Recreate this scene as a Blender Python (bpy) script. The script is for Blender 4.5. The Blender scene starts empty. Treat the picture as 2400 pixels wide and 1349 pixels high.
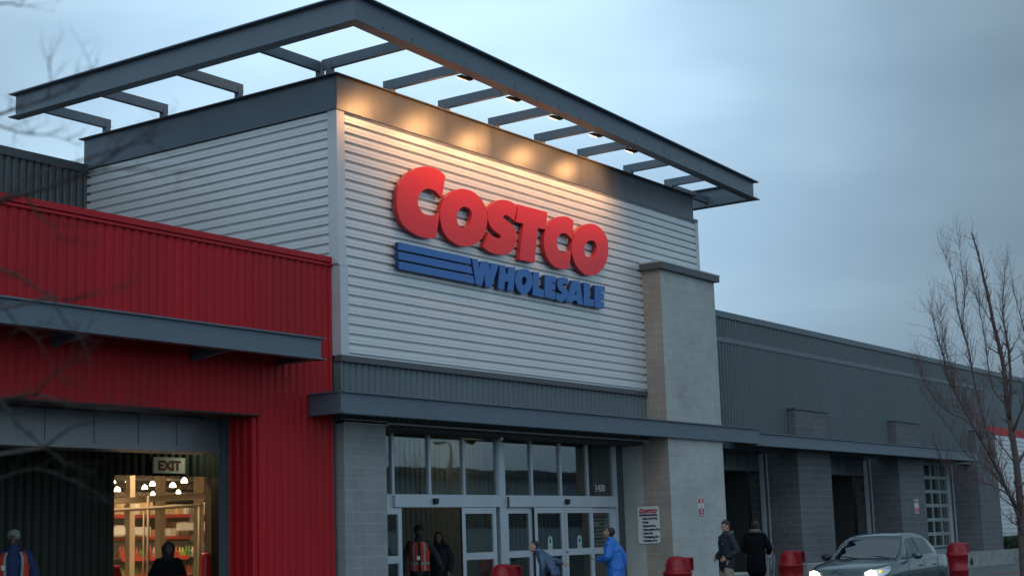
import bpy, bmesh, math, random
from mathutils import Vector, Matrix, noise
from mathutils.geometry import tessellate_polygon
random.seed(11)
S = bpy.context.scene
COL = S.collection
R = math.radians
# ------------------------------------------------------------------ camera
cam_d = bpy.data.cameras.new('camera'); cam = bpy.data.objects.new('camera', cam_d); COL.objects.link(cam)
cam_d.lens = 54.12; cam_d.sensor_width = 36.0; cam_d.clip_start = 0.1; cam_d.clip_end = 3000
CAMP = Vector((-21.4312, -18.6151, 1.62))
RV = (0.571672, -0.819858, -0.032009); UV = (-0.114750, -0.118520, 0.986299); FV = (0.812418, 0.560166, 0.161833)
cam.matrix_world = Matrix(((RV[0], UV[0], -FV[0], CAMP.x), (RV[1], UV[1], -FV[1], CAMP.y), (RV[2], UV[2], -FV[2], CAMP.z), (0, 0, 0, 1)))
cam_d.dof.use_dof = True; cam_d.dof.focus_distance = 32.0; cam_d.dof.aperture_fstop = 2.3
S.camera = cam
# ------------------------------------------------------------------ exposure
S.view_settings.view_transform = 'Standard'; S.view_settings.look = 'None'
S.view_settings.exposure = 0.0; S.view_settings.gamma = 1.0
# ------------------------------------------------------------------ world: dusk sky with thin overcast
W = bpy.data.worlds.new('World'); S.world = W; W.use_nodes = True
nt = W.node_tree; nt.nodes.clear()
def WN(t, **k):
    n = nt.nodes.new(t)
    for a, b in k.items(): setattr(n, a, b)
    return n
out = WN('ShaderNodeOutputWorld'); bg = WN('ShaderNodeBackground')
sky = WN('ShaderNodeTexSky'); sky.sky_type = 'NISHITA'; sky.sun_disc = False
SUN_EL, SUN_AZ = R(4), R(250)
sky.sun_elevation = SUN_EL; sky.sun_rotation = SUN_AZ; sky.air_density = 1.3; sky.dust_density = 2.5; sky.ozone_density = 3.0
tc = WN('ShaderNodeTexCoord')
mp = WN('ShaderNodeMapping'); mp.inputs['Scale'].default_value = (1.7, 1.7, 5.0); mp.inputs['Rotation'].default_value = (0, R(4), R(18))
n1 = WN('ShaderNodeTexNoise'); n1.inputs['Scale'].default_value = 1.1; n1.inputs['Detail'].default_value = 4; n1.inputs['Roughness'].default_value = 0.5; n1.inputs['Distortion'].default_value = 0.15
r1 = WN('ShaderNodeValToRGB'); r1.color_ramp.interpolation = 'EASE'
r1.color_ramp.elements[0].position = 0.32; r1.color_ramp.elements[0].color = (0.275, 0.405, 0.54, 1)
r1.color_ramp.elements[1].position = 0.66; r1.color_ramp.elements[1].color = (0.445, 0.625, 0.765, 1)
# the bright break in the cloud, behind and above the store
DB = (0.751770, 0.596966, 0.280132)
dot = WN('ShaderNodeVectorMath', operation='DOT_PRODUCT'); dot.inputs[1].default_value = DB
mrm = WN('ShaderNodeMapRange'); mrm.inputs['From Min'].default_value = -1; mrm.inputs['From Max'].default_value = 1
mr = WN('ShaderNodeValToRGB'); mr.color_ramp.interpolation = 'B_SPLINE'
for p_, v_ in ((0.0, .98), (0.25, 0.94), (0.55, 0.65), (0.90, 0.32), (0.955, 0.31), (0.972, 0.50), (0.985, 0.76), (1.0, 0.98)):  # low stops: unseen bright sky added behind the camera to light the facade
    if p_ in (0.0, 1.0): e_ = mr.color_ramp.elements[int(p_)]
    else: e_ = mr.color_ramp.elements.new(p_)
    e_.color = (v_ / 1.12, v_ / 1.12, v_ / 1.12, 1)
nt.links.new(mrm.outputs[0], mr.inputs[0])
mul = WN('ShaderNodeMixRGB', blend_type='MULTIPLY'); mul.inputs[0].default_value = 1
sc = WN('ShaderNodeMixRGB', blend_type='MIX'); sc.inputs[0].default_value = 0.94
ss = WN('ShaderNodeMixRGB', blend_type='MULTIPLY'); ss.inputs[0].default_value = 1; ss.inputs[2].default_value = (0.08, 0.08, 0.08, 1)
L = nt.links.new
L(tc.outputs['Generated'], mp.inputs[0]); L(mp.outputs[0], n1.inputs['Vector']); L(n1.outputs['Fac'], r1.inputs[0])
L(tc.outputs['Generated'], dot.inputs[0]); L(dot.outputs['Value'], mrm.inputs[0])
L(r1.outputs[0], mul.inputs[1]); L(mr.outputs[0], mul.inputs[2])
L(sky.outputs[0], ss.inputs[1]); L(ss.outputs[0], sc.inputs[1]); L(mul.outputs[0], sc.inputs[2])
L(sc.outputs[0], bg.inputs[0]); bg.inputs[1].default_value = 1.9
L(bg.outputs[0], out.inputs[0])
# ------------------------------------------------------------------ sun (already behind cloud)
sd = bpy.data.lights.new('sun', 'SUN'); sd.energy = 0.2; sd.angle = R(20); sd.color = (1.0, 0.9, 0.82)
sun = bpy.data.objects.new('sun', sd); COL.objects.link(sun)
sdir = Vector((math.sin(SUN_AZ) * math.cos(R(25)), math.cos(SUN_AZ) * math.cos(R(25)), math.sin(R(25))))
sun.rotation_euler = sdir.to_track_quat('Z', 'Y').to_euler()

# ------------------------------------------------------------------ materials
MATS = {}
def mat(name, col, rough=0.6, metal=0.0, spec=0.5, var=0.12, vscale=3.0, bump=0.0, bscale=30, emit=None, estr=0, streak=0.0, coat=0.0, rv=1.0):
    if name in MATS: return MATS[name]
    m = bpy.data.materials.new(name); MATS[name] = m; m.use_nodes = True
    t = m.node_tree; b = t.nodes['Principled BSDF']
    b.inputs['Roughness'].default_value = rough; b.inputs['Metallic'].default_value = metal
    b.inputs['Specular IOR Level'].default_value = spec; b.inputs['Coat Weight'].default_value = coat
    tcn = t.nodes.new('ShaderNodeTexCoord'); no = t.nodes.new('ShaderNodeTexNoise')
    mpn = t.nodes.new('ShaderNodeMapping'); mpn.inputs['Scale'].default_value = (1, 1, 1 if not streak else 0.12)
    t.links.new(tcn.outputs['Object'], mpn.inputs[0]); t.links.new(mpn.outputs[0], no.inputs['Vector'])
    no.inputs['Scale'].default_value = vscale; no.inputs['Detail'].default_value = 6; no.inputs['Roughness'].default_value = 0.62
    rp = t.nodes.new('ShaderNodeValToRGB')
    rp.color_ramp.elements[0].position = 0.3; rp.color_ramp.elements[1].position = 0.7
    rp.color_ramp.elements[0].color = tuple(c * (1 - var) for c in col) + (1,)
    rp.color_ramp.elements[1].color = tuple(min(1, c * (1 + var)) for c in col) + (1,)
    t.links.new(no.outputs['Fac'], rp.inputs[0]); t.links.new(rp.outputs[0], b.inputs['Base Color'])
    mrn = t.nodes.new('ShaderNodeMapRange'); mrn.inputs['To Min'].default_value = max(0.02, rough - 0.08 * rv); mrn.inputs['To Max'].default_value = min(1, rough + 0.1 * rv)
    t.links.new(no.outputs['Fac'], mrn.inputs[0]); t.links.new(mrn.outputs[0], b.inputs['Roughness'])
    if bump:
        nb = t.nodes.new('ShaderNodeTexNoise'); nb.inputs['Scale'].default_value = bscale; nb.inputs['Detail'].default_value = 4
        t.links.new(tcn.outputs['Object'], nb.inputs['Vector'])
        bp = t.nodes.new('ShaderNodeBump'); bp.inputs['Strength'].default_value = bump; bp.inputs['Distance'].default_value = 0.01
        t.links.new(nb.outputs['Fac'], bp.inputs['Height']); t.links.new(bp.outputs[0], b.inputs['Normal'])
    if emit:
        b.inputs['Emission Color'].default_value = tuple(emit) + (1,); b.inputs['Emission Strength'].default_value = estr
    return m
def cmu(name, c1, c2, mortar, bump=0.35):
    m = bpy.data.materials.new(name); MATS[name] = m; m.use_nodes = True
    t = m.node_tree; b = t.nodes['Principled BSDF']; b.inputs['Roughness'].default_value = 0.9
    g = t.nodes.new('ShaderNodeNewGeometry'); s = t.nodes.new('ShaderNodeSeparateXYZ'); a = t.nodes.new('ShaderNodeMath'); c = t.nodes.new('ShaderNodeCombineXYZ')
    t.links.new(g.outputs['Position'], s.inputs[0]); t.links.new(s.outputs[0], a.inputs[0]); t.links.new(s.outputs[1], a.inputs[1])
    t.links.new(a.outputs[0], c.inputs[0]); t.links.new(s.outputs[2], c.inputs[1])
    k = t.nodes.new('ShaderNodeTexBrick'); k.inputs['Scale'].default_value = 1.0; k.inputs['Brick Width'].default_value = 0.406; k.inputs['Row Height'].default_value = 0.2032
    k.inputs['Mortar Size'].default_value = 0.007; k.inputs['Mortar Smooth'].default_value = 0.4; k.inputs['Bias'].default_value = 0
    k.inputs['Color1'].default_value = c1 + (1,); k.inputs['Color2'].default_value = c2 + (1,); k.inputs['Mortar'].default_value = mortar + (1,)
    t.links.new(c.outputs[0], k.inputs['Vector'])
    no = t.nodes.new('ShaderNodeTexNoise'); no.inputs['Scale'].default_value = 0.9; no.inputs['Detail'].default_value = 8; no.inputs['Roughness'].default_value = 0.7
    t.links.new(g.outputs['Position'], no.inputs['Vector'])
    nf = t.nodes.new('ShaderNodeTexNoise'); nf.inputs['Scale'].default_value = 60; nf.inputs['Detail'].default_value = 3
    t.links.new(g.outputs['Position'], nf.inputs['Vector'])
    r = t.nodes.new('ShaderNodeMapRange'); r.inputs['From Min'].default_value = 0.3; r.inputs['From Max'].default_value = 0.7; r.inputs['To Min'].default_value = 0.8; r.inputs['To Max'].default_value = 1.13
    t.links.new(no.outputs['Fac'], r.inputs[0])
    r2 = t.nodes.new('ShaderNodeMapRange'); r2.inputs['From Min'].default_value = 0.3; r2.inputs['From Max'].default_value = 0.7; r2.inputs['To Min'].default_value = 0.86; r2.inputs['To Max'].default_value = 1.1
    t.links.new(nf.outputs['Fac'], r2.inputs[0])
    mm = t.nodes.new('ShaderNodeMath'); mm.operation = 'MULTIPLY'; t.links.new(r.outputs[0], mm.inputs[0]); t.links.new(r2.outputs[0], mm.inputs[1])
    x = t.nodes.new('ShaderNodeMixRGB'); x.blend_type = 'MULTIPLY'; x.inputs[0].default_value = 1
    t.links.new(k.outputs['Color'], x.inputs[1]); t.links.new(mm.outputs[0], x.inputs[2]); t.links.new(x.outputs[0], b.inputs['Base Color'])
    bp = t.nodes.new('ShaderNodeBump'); bp.inputs['Strength'].default_value = bump; bp.inputs['Distance'].default_value = 0.008
    ad = t.nodes.new('ShaderNodeMath'); ad.operation = 'SUBTRACT'; t.links.new(nf.outputs['Fac'], ad.inputs[0]); t.links.new(k.outputs['Fac'], ad.inputs[1])
    t.links.new(ad.outputs[0], bp.inputs['Height']); t.links.new(bp.outputs[0], b.inputs['Normal'])
    return m
def glass(name, tint=(0.80, 0.86, 0.86), f0=0.10, wob=0.006):
    m = bpy.data.materials.new(name); MATS[name] = m; m.use_nodes = True
    t = m.node_tree; t.nodes.clear()
    o = t.nodes.new('ShaderNodeOutputMaterial'); mx = t.nodes.new('ShaderNodeMixShader'); tr = t.nodes.new('ShaderNodeBsdfTransparent'); gl = t.nodes.new('ShaderNodeBsdfGlossy')
    lw = t.nodes.new('ShaderNodeLayerWeight'); lw.inputs[0].default_value = .5; pw = t.nodes.new('ShaderNodeMath'); pw.operation = 'POWER'; pw.inputs[1].default_value = 5
    fr = t.nodes.new('ShaderNodeMapRange'); fr.inputs['To Min'].default_value = f0; t.links.new(lw.outputs['Facing'], pw.inputs[0]); t.links.new(pw.outputs[0], fr.inputs[0])
    tr.inputs[0].default_value = tint + (1,); gl.inputs['Roughness'].default_value = 0.015; gl.inputs['Color'].default_value = (0.95, 1, 1, 1)
    g = t.nodes.new('ShaderNodeNewGeometry'); no = t.nodes.new('ShaderNodeTexNoise'); no.inputs['Scale'].default_value = 1.3; no.inputs['Detail'].default_value = 1
    t.links.new(g.outputs['Position'], no.inputs['Vector'])
    bp = t.nodes.new('ShaderNodeBump'); bp.inputs['Strength'].default_value = wob; bp.inputs['Distance'].default_value = 0.2
    t.links.new(no.outputs['Fac'], bp.inputs['Height']); t.links.new(bp.outputs[0], gl.inputs['Normal'])
    t.links.new(fr.outputs[0], mx.inputs[0]); t.links.new(tr.outputs[0], mx.inputs[1]); t.links.new(gl.outputs[0], mx.inputs[2]); t.links.new(mx.outputs[0], o.inputs[0])
    return m
SILVER = mat('galvanised_cladding', (0.68, 0.69, 0.69), 0.40, 0.3, 0.5, 0.035, 0.7, streak=1, rv=.2)
TRIM = mat('pale_metal_trim', (0.52, 0.54, 0.56), 0.42, 0.3, 0.5, 0.06, 2)
STEEL = mat('slate_painted_steel', (0.105, 0.135, 0.165), 0.42, 0.15, 0.5, 0.09, 1.3, bump=0.04, bscale=12)
FASCIA = mat('slate_sheet_metal', (0.125, 0.135, 0.145), 0.35, 0.6, 0.5, 0.14, 1.6, streak=1, bump=0.05, bscale=2.5)
DARKT = mat('dark_grey_flashing', (0.085, 0.09, 0.098), 0.5, 0.2, 0.5, 0.08, 2)
DGREY = mat('dark_grey_cladding', (0.115, 0.145, 0.15), 0.5, 0.1, 0.5, 0.12, 0.8, streak=1)
WGREY = mat('grey_wing_cladding', (0.08, 0.105, 0.11), 0.5, 0.1, 0.5, 0.14, 0.5, streak=1)
RED = mat('red_painted_cladding', (0.40, 0.008, 0.014), 0.5, 0.0, 0.22, 0.18, 0.7, streak=1)
REDT = mat('red_flashing', (0.43, 0.009, 0.016), 0.45, 0.0, 0.25, 0.08, 2)
CMU1 = cmu('grey_concrete_block', (0.27, 0.28, 0.275), (0.245, 0.255, 0.25), (0.36, 0.36, 0.35))
CMU2 = cmu('pale_concrete_block', (0.42, 0.425, 0.40), (0.385, 0.39, 0.37), (0.50, 0.50, 0.47), 0.35)
CMU2B = cmu('warm_light_block', (0.34, 0.285, 0.24), (0.315, 0.265, 0.225), (0.42, 0.37, 0.33), 0.25)  # the pale block with warm light mixed into its colour
CMU3 = cmu('dark_concrete_block', (0.115, 0.12, 0.125), (0.10, 0.105, 0.11), (0.20, 0.205, 0.205))
CONC = mat('cast_concrete', (0.24, 0.25, 0.24), 0.9, 0, 0.3, 0.25, 2.2, bump=0.3, bscale=40)
CONCL = mat('concrete_ledge_cap', (0.42, 0.42, 0.39), 0.9, 0, 0.3, 0.12, 4)
ALU = mat('anodised_aluminium', (0.52, 0.56, 0.60), 0.4, 0.4, 0.5, 0.06, 2)
ALUD = mat('brushed_header_panel', (0.20, 0.205, 0.21), 0.4, 0.4, 0.5, 0.1, 1.2)
RUB = mat('black_rubber', (0.01, 0.01, 0.011), 0.6)
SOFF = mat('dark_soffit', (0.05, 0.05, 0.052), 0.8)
GLASS = glass('storefront_glass')
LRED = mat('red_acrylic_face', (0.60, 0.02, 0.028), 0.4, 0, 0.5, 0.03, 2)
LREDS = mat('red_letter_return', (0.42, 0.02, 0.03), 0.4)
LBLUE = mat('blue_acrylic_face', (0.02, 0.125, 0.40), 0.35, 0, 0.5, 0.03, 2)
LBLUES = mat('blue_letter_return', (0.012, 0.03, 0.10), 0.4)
ASPH = mat('asphalt', (0.05, 0.052, 0.055), 0.9, 0, 0.3, 0.3, 1.5, bump=0.5, bscale=120)
WALK = mat('sidewalk_concrete', (0.15, 0.155, 0.15), 0.9, 0, 0.3, 0.2, 0.8, bump=0.2, bscale=60)
PWHITE = mat('white_sign_face', (0.62, 0.63, 0.62), 0.5, 0, 0.4, 0.05, 3)
PBLACK = mat('black_print', (0.012, 0.012, 0.014), 0.5)
PRED = mat('red_print', (0.45, 0.015, 0.03), 0.5)
PBLUE = mat('blue_print', (0.02, 0.05, 0.16), 0.5)
BIN = mat('red_moulded_plastic', (0.26, 0.008, 0.016), 0.38, 0, 0.35, 0.16, 5, bump=0.06, bscale=25)
BARK = mat('grey_brown_bark', (0.10, 0.082, 0.078), 0.9, 0, 0.2, 0.3, 14, bump=0.5, bscale=50)
BARKD = mat('dark_brown_bark', (0.05, 0.038, 0.033), 0.9, 0, 0.2, 0.3, 14)
BARKR = mat('reddish_twig_bark', (0.14, 0.08, 0.075), 0.85, 0, 0.2, 0.3, 14)

# ------------------------------------------------------------------ mesh builder
class MB:
    def __init__(s): s.v = []; s.f = []; s.m = []; s.sm = []
    def add(s, vs, fs, mi=0, smooth=False):
        o = len(s.v); s.v += [tuple(v) for v in vs]; s.f += [tuple(i + o for i in f) for f in fs]; s.m += [mi] * len(fs); s.sm += [smooth] * len(fs); return s
    def box(s, x0, x1, y0, y1, z0, z1, mi=0):
        v = [(x0, y0, z0), (x1, y0, z0), (x1, y1, z0), (x0, y1, z0), (x0, y0, z1), (x1, y0, z1), (x1, y1, z1), (x0, y1, z1)]
        return s.add(v, [(0, 3, 2, 1), (4, 5, 6, 7), (0, 1, 5, 4), (1, 2, 6, 5), (2, 3, 7, 6), (3, 0, 4, 7)], mi)
    def bar(s, a, b, w, h, mi=0, up=(0, 0, 1)):      # rectangular bar from a to b
        a = Vector(a); b = Vector(b); d = (b - a).normalized(); u = Vector(up); sd_ = d.cross(u)
        if sd_.length < 1e-4: sd_ = d.cross(Vector((1, 0, 0)))
        sd_.normalize(); u = sd_.cross(d)
        v = [p + sd_ * (x * w / 2) + u * (y * h / 2) for p in (a, b) for x, y in ((-1, -1), (1, -1), (1, 1), (-1, 1))]
        return s.add(v, [(0, 1, 2, 3), (7, 6, 5, 4), (0, 4, 5, 1), (1, 5, 6, 2), (2, 6, 7, 3), (3, 7, 4, 0)], mi)
    def tube(s, pts, rad, n=10, mi=0, cap=True, smooth=True):
        pts = [Vector(p) for p in pts]; rads = rad if isinstance(rad, (list, tuple)) else [rad] * len(pts)
        vs = []; prev = None
        for i, p in enumerate(pts):
            d = (pts[min(i + 1, len(pts) - 1)] - pts[max(i - 1, 0)]).normalized()
            if prev is None: x = d.orthogonal().normalized()
            else:
                x = prev - d * prev.dot(d)
                x = x.normalized() if x.length > 1e-5 else d.orthogonal().normalized()
            prev = x; y = d.cross(x)
            for k in range(n):
                a = 2 * math.pi * k / n; vs.append(p + (x * math.cos(a) + y * math.sin(a)) * rads[i])
        fs = [(i * n + k, i * n + (k + 1) % n, (i + 1) * n + (k + 1) % n, (i + 1) * n + k) for i in range(len(pts) - 1) for k in range(n)]
        s.add(vs, fs, mi, smooth)
        if cap:
            o = len(s.v) - len(vs)
            s.f += [tuple(o + k for k in reversed(range(n))), tuple(o + (len(pts) - 1) * n + k for k in range(n))]; s.m += [mi] * 2; s.sm += [False] * 2
        return s
    def lathe(s, prof, c=(0, 0, 0), n=32, mi=0, smooth=True):
        vs = [(c[0] + r * math.cos(2 * math.pi * k / n), c[1] + r * math.sin(2 * math.pi * k / n), c[2] + z) for r, z in prof for k in range(n)]
        fs = [(i * n + k, i * n + (k + 1) % n, (i + 1) * n + (k + 1) % n, (i + 1) * n + k) for i in range(len(prof) - 1) for k in range(n)]
        return s.add(vs, fs, mi, smooth)
    def ell(s, c, r, n=12, mi=0, rot=None):
        vs = []; fs = []
        for i in range(n + 1):
            t = math.pi * i / n
            for k in range(2 * n):
                a = math.pi * k / n; v = Vector((r[0] * math.sin(t) * math.cos(a), r[1] * math.sin(t) * math.sin(a), r[2] * math.cos(t)))
                if rot: v = rot @ v
                vs.append(v + Vector(c))
        for i in range(n):
            for k in range(2 * n):
                k2 = (k + 1) % (2 * n); fs.append((i * 2 * n + k, (i + 1) * 2 * n + k, (i + 1) * 2 * n + k2, i * 2 * n + k2))
        return s.add(vs, fs, mi, True)
    def poly(s, loops, to3, depth, mi=0, side_mi=None):     # extruded polygon with holes; to3(x, y, d)
        flat = [p for lp in loops for p in lp]
        tris = tessellate_polygon([[Vector((p[0], p[1], 0)) for p in lp] for lp in loops])
        n = len(flat)
        vs = [to3(p[0], p[1], 0) for p in flat] + [to3(p[0], p[1], depth) for p in flat]
        o = len(s.v); s.v += [tuple(v) for v in vs]
        for t in tris:
            s.f.append(tuple(o + i for i in t)); s.m.append(mi); s.sm.append(False)
            s.f.append(tuple(o + n + i for i in reversed(t))); s.m.append(mi); s.sm.append(False)
        k = 0; si = mi if side_mi is None else side_mi
        for lp in loops:
            for i in range(len(lp)):
                a = k + i; b = k + (i + 1) % len(lp)
                s.f.append((o + a, o + b, o + n + b, o + n + a)); s.m.append(si); s.sm.append(False)
            k += len(lp)
        return s
    def build(s, name, mats, parent=None, recalc=True, loc=None):
        me = bpy.data.meshes.new(name); me.from_pydata(s.v, [], s.f)
        if not isinstance(mats, (list, tuple)): mats = [mats]
        for m in mats: me.materials.append(m)
        me.polygons.foreach_set('material_index', s.m); me.polygons.foreach_set('use_smooth', s.sm); me.update()
        if recalc:
            bm = bmesh.new(); bm.from_mesh(me); bmesh.ops.recalc_face_normals(bm, faces=bm.faces); bm.to_mesh(me); bm.free()
        o = bpy.data.objects.new(name, me); COL.objects.link(o)
        if parent is not None: o.parent = parent
        return o
def tag(o, label=None, cat=None, group=None, kind=None):
    if label: o['label'] = label
    if cat: o['category'] = cat
    if group: o['group'] = group
    if kind: o['kind'] = kind
    return o
def empty(name, loc=(0, 0, 0), rz=0, label=None, cat=None, group=None):
    e = bpy.data.objects.new(name, None); COL.objects.link(e); e.location = loc; e.rotation_euler = (0, 0, rz); e.empty_display_size = 0.2
    return tag(e, label, cat, group)
def copy_tree(o, parent=None):
    c = o.copy(); COL.objects.link(c); c.parent = parent
    for ch in list(o.children): copy_tree(ch, c)
    return c
def box(name, m, p, *a): return MB().box(*a).build(name, m, p)
# corrugated sheets: profile runs along one axis, sheet extruded along the other
def profile(length, period=0.1829, depth=0.05, groove=False):
    k = int(length / period + 0.001); pts = []
    base = [(0.0, 0), (0.22, 0), (0.43, 1), (0.60, 1), (0.62, 0.9), (0.64, 1), (0.88, 1), (0.97, 0)]
    if groove: base = [(0.0, 1), (0.05, 0), (0.31, 0), (0.34, 1), (0.60, 1), (0.62, .88), (0.64, .88), (0.66, 1)]
    for i in range(k + 1):
        for t, d in base:
            q = (i + t) * period
            if q <= length: pts.append((q, d * depth))
    pts.append((length, pts[-1][1])) if pts[-1][0] < length else None
    return pts
def sheet(mb, kind, a0, a1, b0, b1, pos, sgn=-1, cuts=1, depth=0.066, mi=0):
    """kind 'hx' ribs run along X on plane Y=pos ; 'vx' ribs vertical, wall along X ; 'hy' ribs along Y on plane X=pos ; 'vy' ribs vertical, wall along Y"""
    if kind[0] == 'h':
        pr = profile(b1 - b0, depth=depth, groove=True); vs = []
        for i in range(cuts + 1):
            a = a0 + (a1 - a0) * i / cuts
            for q, d in pr: vs.append((a, pos + sgn * d, b0 + q) if kind[1] == 'x' else (pos + sgn * d, a, b0 + q))
        n = len(pr)
        fs = [(i * n + j, (i + 1) * n + j, (i + 1) * n + j + 1, i * n + j + 1) for i in range(cuts) for j in range(n - 1)]
    else:
        pr = profile(a1 - a0, depth=depth); n = len(pr); vs = []
        for q, d in pr:
            for z in (b0, b1): vs.append((a0 + q, pos + sgn * d, z) if kind[1] == 'x' else (pos + sgn * d, a0 + q, z))
        fs = [(2 * j, 2 * j + 2, 2 * j + 3, 2 * j + 1) for j in range(n - 1)]
    mb.add(vs, fs, mi); return mb
def ibeam(mb, a, b, z0, z1, fo=0.12, fi=0.12, side=1, tf=0.025, tw=0.02, ext=0.0, mi=0):
    """I section between plan points a, b; flanges reach fo to the outside (side) and fi inside"""
    a = Vector((a[0], a[1], 0)); b = Vector((b[0], b[1], 0)); d = (b - a).normalized(); n = Vector((d.y, -d.x, 0)) * side
    def slab(p, q, o0, o1, za, zb):
        v = [p + n * o0, q + n * o0, q + n * o1, p + n * o1]
        vs = [(w.x, w.y, za) for w in v] + [(w.x, w.y, zb) for w in v]
        mb.add(vs, [(0, 3, 2, 1), (4, 5, 6, 7), (0, 1, 5, 4), (1, 2, 6, 5), (2, 3, 7, 6), (3, 0, 4, 7)], mi)
    slab(a, b, -tw / 2, tw / 2, z0 + tf, z1 - tf)
    slab(a - d * ext, b + d * ext, -fi, fo, z0, z0 + tf); slab(a - d * ext, b + d * ext, -fi, fo, z1 - tf, z1)
    return mb
def text_mesh(name, body, size, m, parent, place, thick=0.004, bold=0.0, shear=0.0, align='LEFT', sx=1.0):
    cu = bpy.data.curves.new(name, 'FONT'); cu.body = body; cu.size = size; cu.extrude = thick / 2; cu.offset = bold; cu.shear = shear; cu.align_x = align; cu.resolution_u = 3
    t = bpy.data.objects.new(name, cu); COL.objects.link(t)
    dg = bpy.context.evaluated_depsgraph_get(); me = bpy.data.meshes.new_from_object(t.evaluated_get(dg))
    bpy.data.objects.remove(t); bpy.data.curves.remove(cu)
    for v in me.vertices: v.co = place(v.co.x * sx, v.co.y, v.co.z)
    me.materials.clear(); me.materials.append(m)
    o = bpy.data.objects.new(name, me); COL.objects.link(o)
    if parent is not None: o.parent = parent
    return o
# ================================================================== GROUND
g = MB(); g.add([(-400, -400, 0), (600, -400, 0), (600, 400, 0), (-400, 400, 0)], [(0, 1, 2, 3)]); tag(g.build('road', ASPH), kind='structure')
g = MB(); g.box(-60, 90, -4.9, 1.2, 0.004, 0.15); tag(g.build('sidewalk', WALK), kind='structure')
g = MB(); g.box(26, 90, -3.75, -3.2, 0.152, 0.158); tag(g.build('painted_walk_strip', mat('faded_red_paving', (0.2, 0.09, 0.08), 0.9, var=0.25, vscale=8)), kind='structure')
g = MB(); g.box(-60, 90, -5.05, -4.9, 0.003, 0.152); tag(g.build('kerb', CONC), kind='structure')
g = MB(); g.box(-20, 160, 1.2, 160, 0.005, 0.15); tag(g.build('store_floor', mat('polished_store_floor', (0.28, 0.26, 0.23), 0.45, var=0.15, vscale=1)), kind='structure')

# ================================================================== STORE BUILDING
B = empty('store_building', (0, 0, 0), 0, 'big box warehouse store clad in silver, red and slate ribbed metal with a block base', 'building')
def part(mb, name, m, p=B, label=None):
    o = mb.build(name, m, p)
    if label: o['label'] = label
    return o
# ---- entrance tower
t = MB(); sheet(t, 'hx', 0.06, 14.03, 5.09, 9.74, -0.0, -1, 8); sheet(t, 'hx', 7.10, 7.135, 5.09, 9.73, -0.003, -1, 1); sheet(t, 'hx', 3.55, 3.575, 5.09, 9.73, -0.003, -1, 1); sheet(t, 'hx', 10.65, 10.675, 5.09, 9.73, -0.003, -1, 1); part(t, 'front_cladding', SILVER, label='silver horizontally ribbed cladding behind the big sign')
t = MB(); sheet(t, 'hy', 0.16, 7.05, 6.6, 9.74, -0.09, -1, 4); part(t, 'side_cladding', SILVER, label='silver horizontally ribbed cladding on the tower flank')
t = MB(); t.box(0.0, 14.0, 0.05, 7.0, 3.95, 10.3); part(t, 'tower_core', DARKT)
t = MB(); t.box(-0.165, 0.055, -0.072, 0.16, 6.79, 9.74); t.box(-0.125, 0.10, -0.070, 0.155, 5.09, 6.80)
t.box(-0.168, 0.058, -0.078, -0.0725, 6.76, 6.84); part(t, 'corner_trim', TRIM)
t = MB(); t.box(14.03, 14.19, -0.075, 0.3, 7.0, 9.76); part(t, 'corner_trim', TRIM)
t = MB(); t.box(-0.14, -0.09, 6.95, 7.08, 6.6, 9.74); part(t, 'corner_trim', DARKT)
# fascia: three sheets per side with seams, bottom drip and top cap
fb = MB()
for a, b_ in ((-0.17, 4.28), (4.286, 9.1), (9.106, 13.93)): fb.box(a, b_, -0.09, -0.065, 9.80, 10.40)
fb.box(-0.19, 14.16, -0.10, 0.02, 9.735, 9.80)
fb.box(-0.17, 13.93, -0.065, 0.0, 9.8, 10.38)
part(fb, 'fascia', FASCIA, label='long slate sheet fascia washed by the warm lamps')
fb = MB(); fb.box(-0.172, -0.14, -0.064, 7.08, 9.80, 10.40); fb.box(-0.20, -0.10, 0.022, 7.10, 9.735, 9.80); part(fb, 'fascia', STEEL); fb = MB(); fb.box(13.90, 13.935, -0.048, 7.0, 9.80, 10.40); part(fb, 'fascia', STEEL)
fb = MB(); fb.box(-0.26, 14.02, -0.16, 0.3, 10.402, 10.425); fb.box(-0.26, 0.3, 0.302, 7.16, 10.402, 10.425); fb.box(13.7, 14.02, 0.302, 7.16, 10.402, 10.425); fb.box(0.3, 13.7, 0.3, 7.1, 10.30, 10.36); part(fb, 'parapet_cap', DARKT)
# ---- steel trellis on the roof
ZB0, ZB1 = 10.47, 10.975
TR = empty('roof_trellis'); TR.parent = B
def fy(x): return -2.13 + (x + 2.0) * 0.0648      # front beam web line
t = MB(); ibeam(t, (-2.03, fy(-2.02)), (15.76, fy(15.76)), ZB0, ZB1, 0.13, 0.13, ext=0.13)
for i_ in range(20):
    bx_ = -1.2 + i_ * .9; by_ = fy(bx_) - .012
    for dz_ in ((.10, .16) if i_ % 2 else (.12,)): t.box(bx_ - .012, bx_ + .012, by_ - .012, by_, ZB0 + dz_, ZB0 + dz_ + .024)
for bx_ in (4.4, 10.2): t.box(bx_ - .006, bx_ + .006, fy(bx_) - .014, fy(bx_) - .009, ZB0 + .03, ZB1 - .03)
t.add([], []); part(t, 'front_beam', STEEL, TR)
t = MB(); ibeam(t, (-2.02, 6.97), (-2.02, -2.13), ZB0 + .002, ZB1 + .002, 0.13, 0.13, ext=0.08); part(t, 'side_beam', STEEL, TR)
t = MB(); ibeam(t, (15.75, -0.98), (15.75, 6.8), ZB0 + .002, ZB1 + .002, 0.13, 0.13, ext=0.06); part(t, 'side_beam', STEEL, TR)
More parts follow.
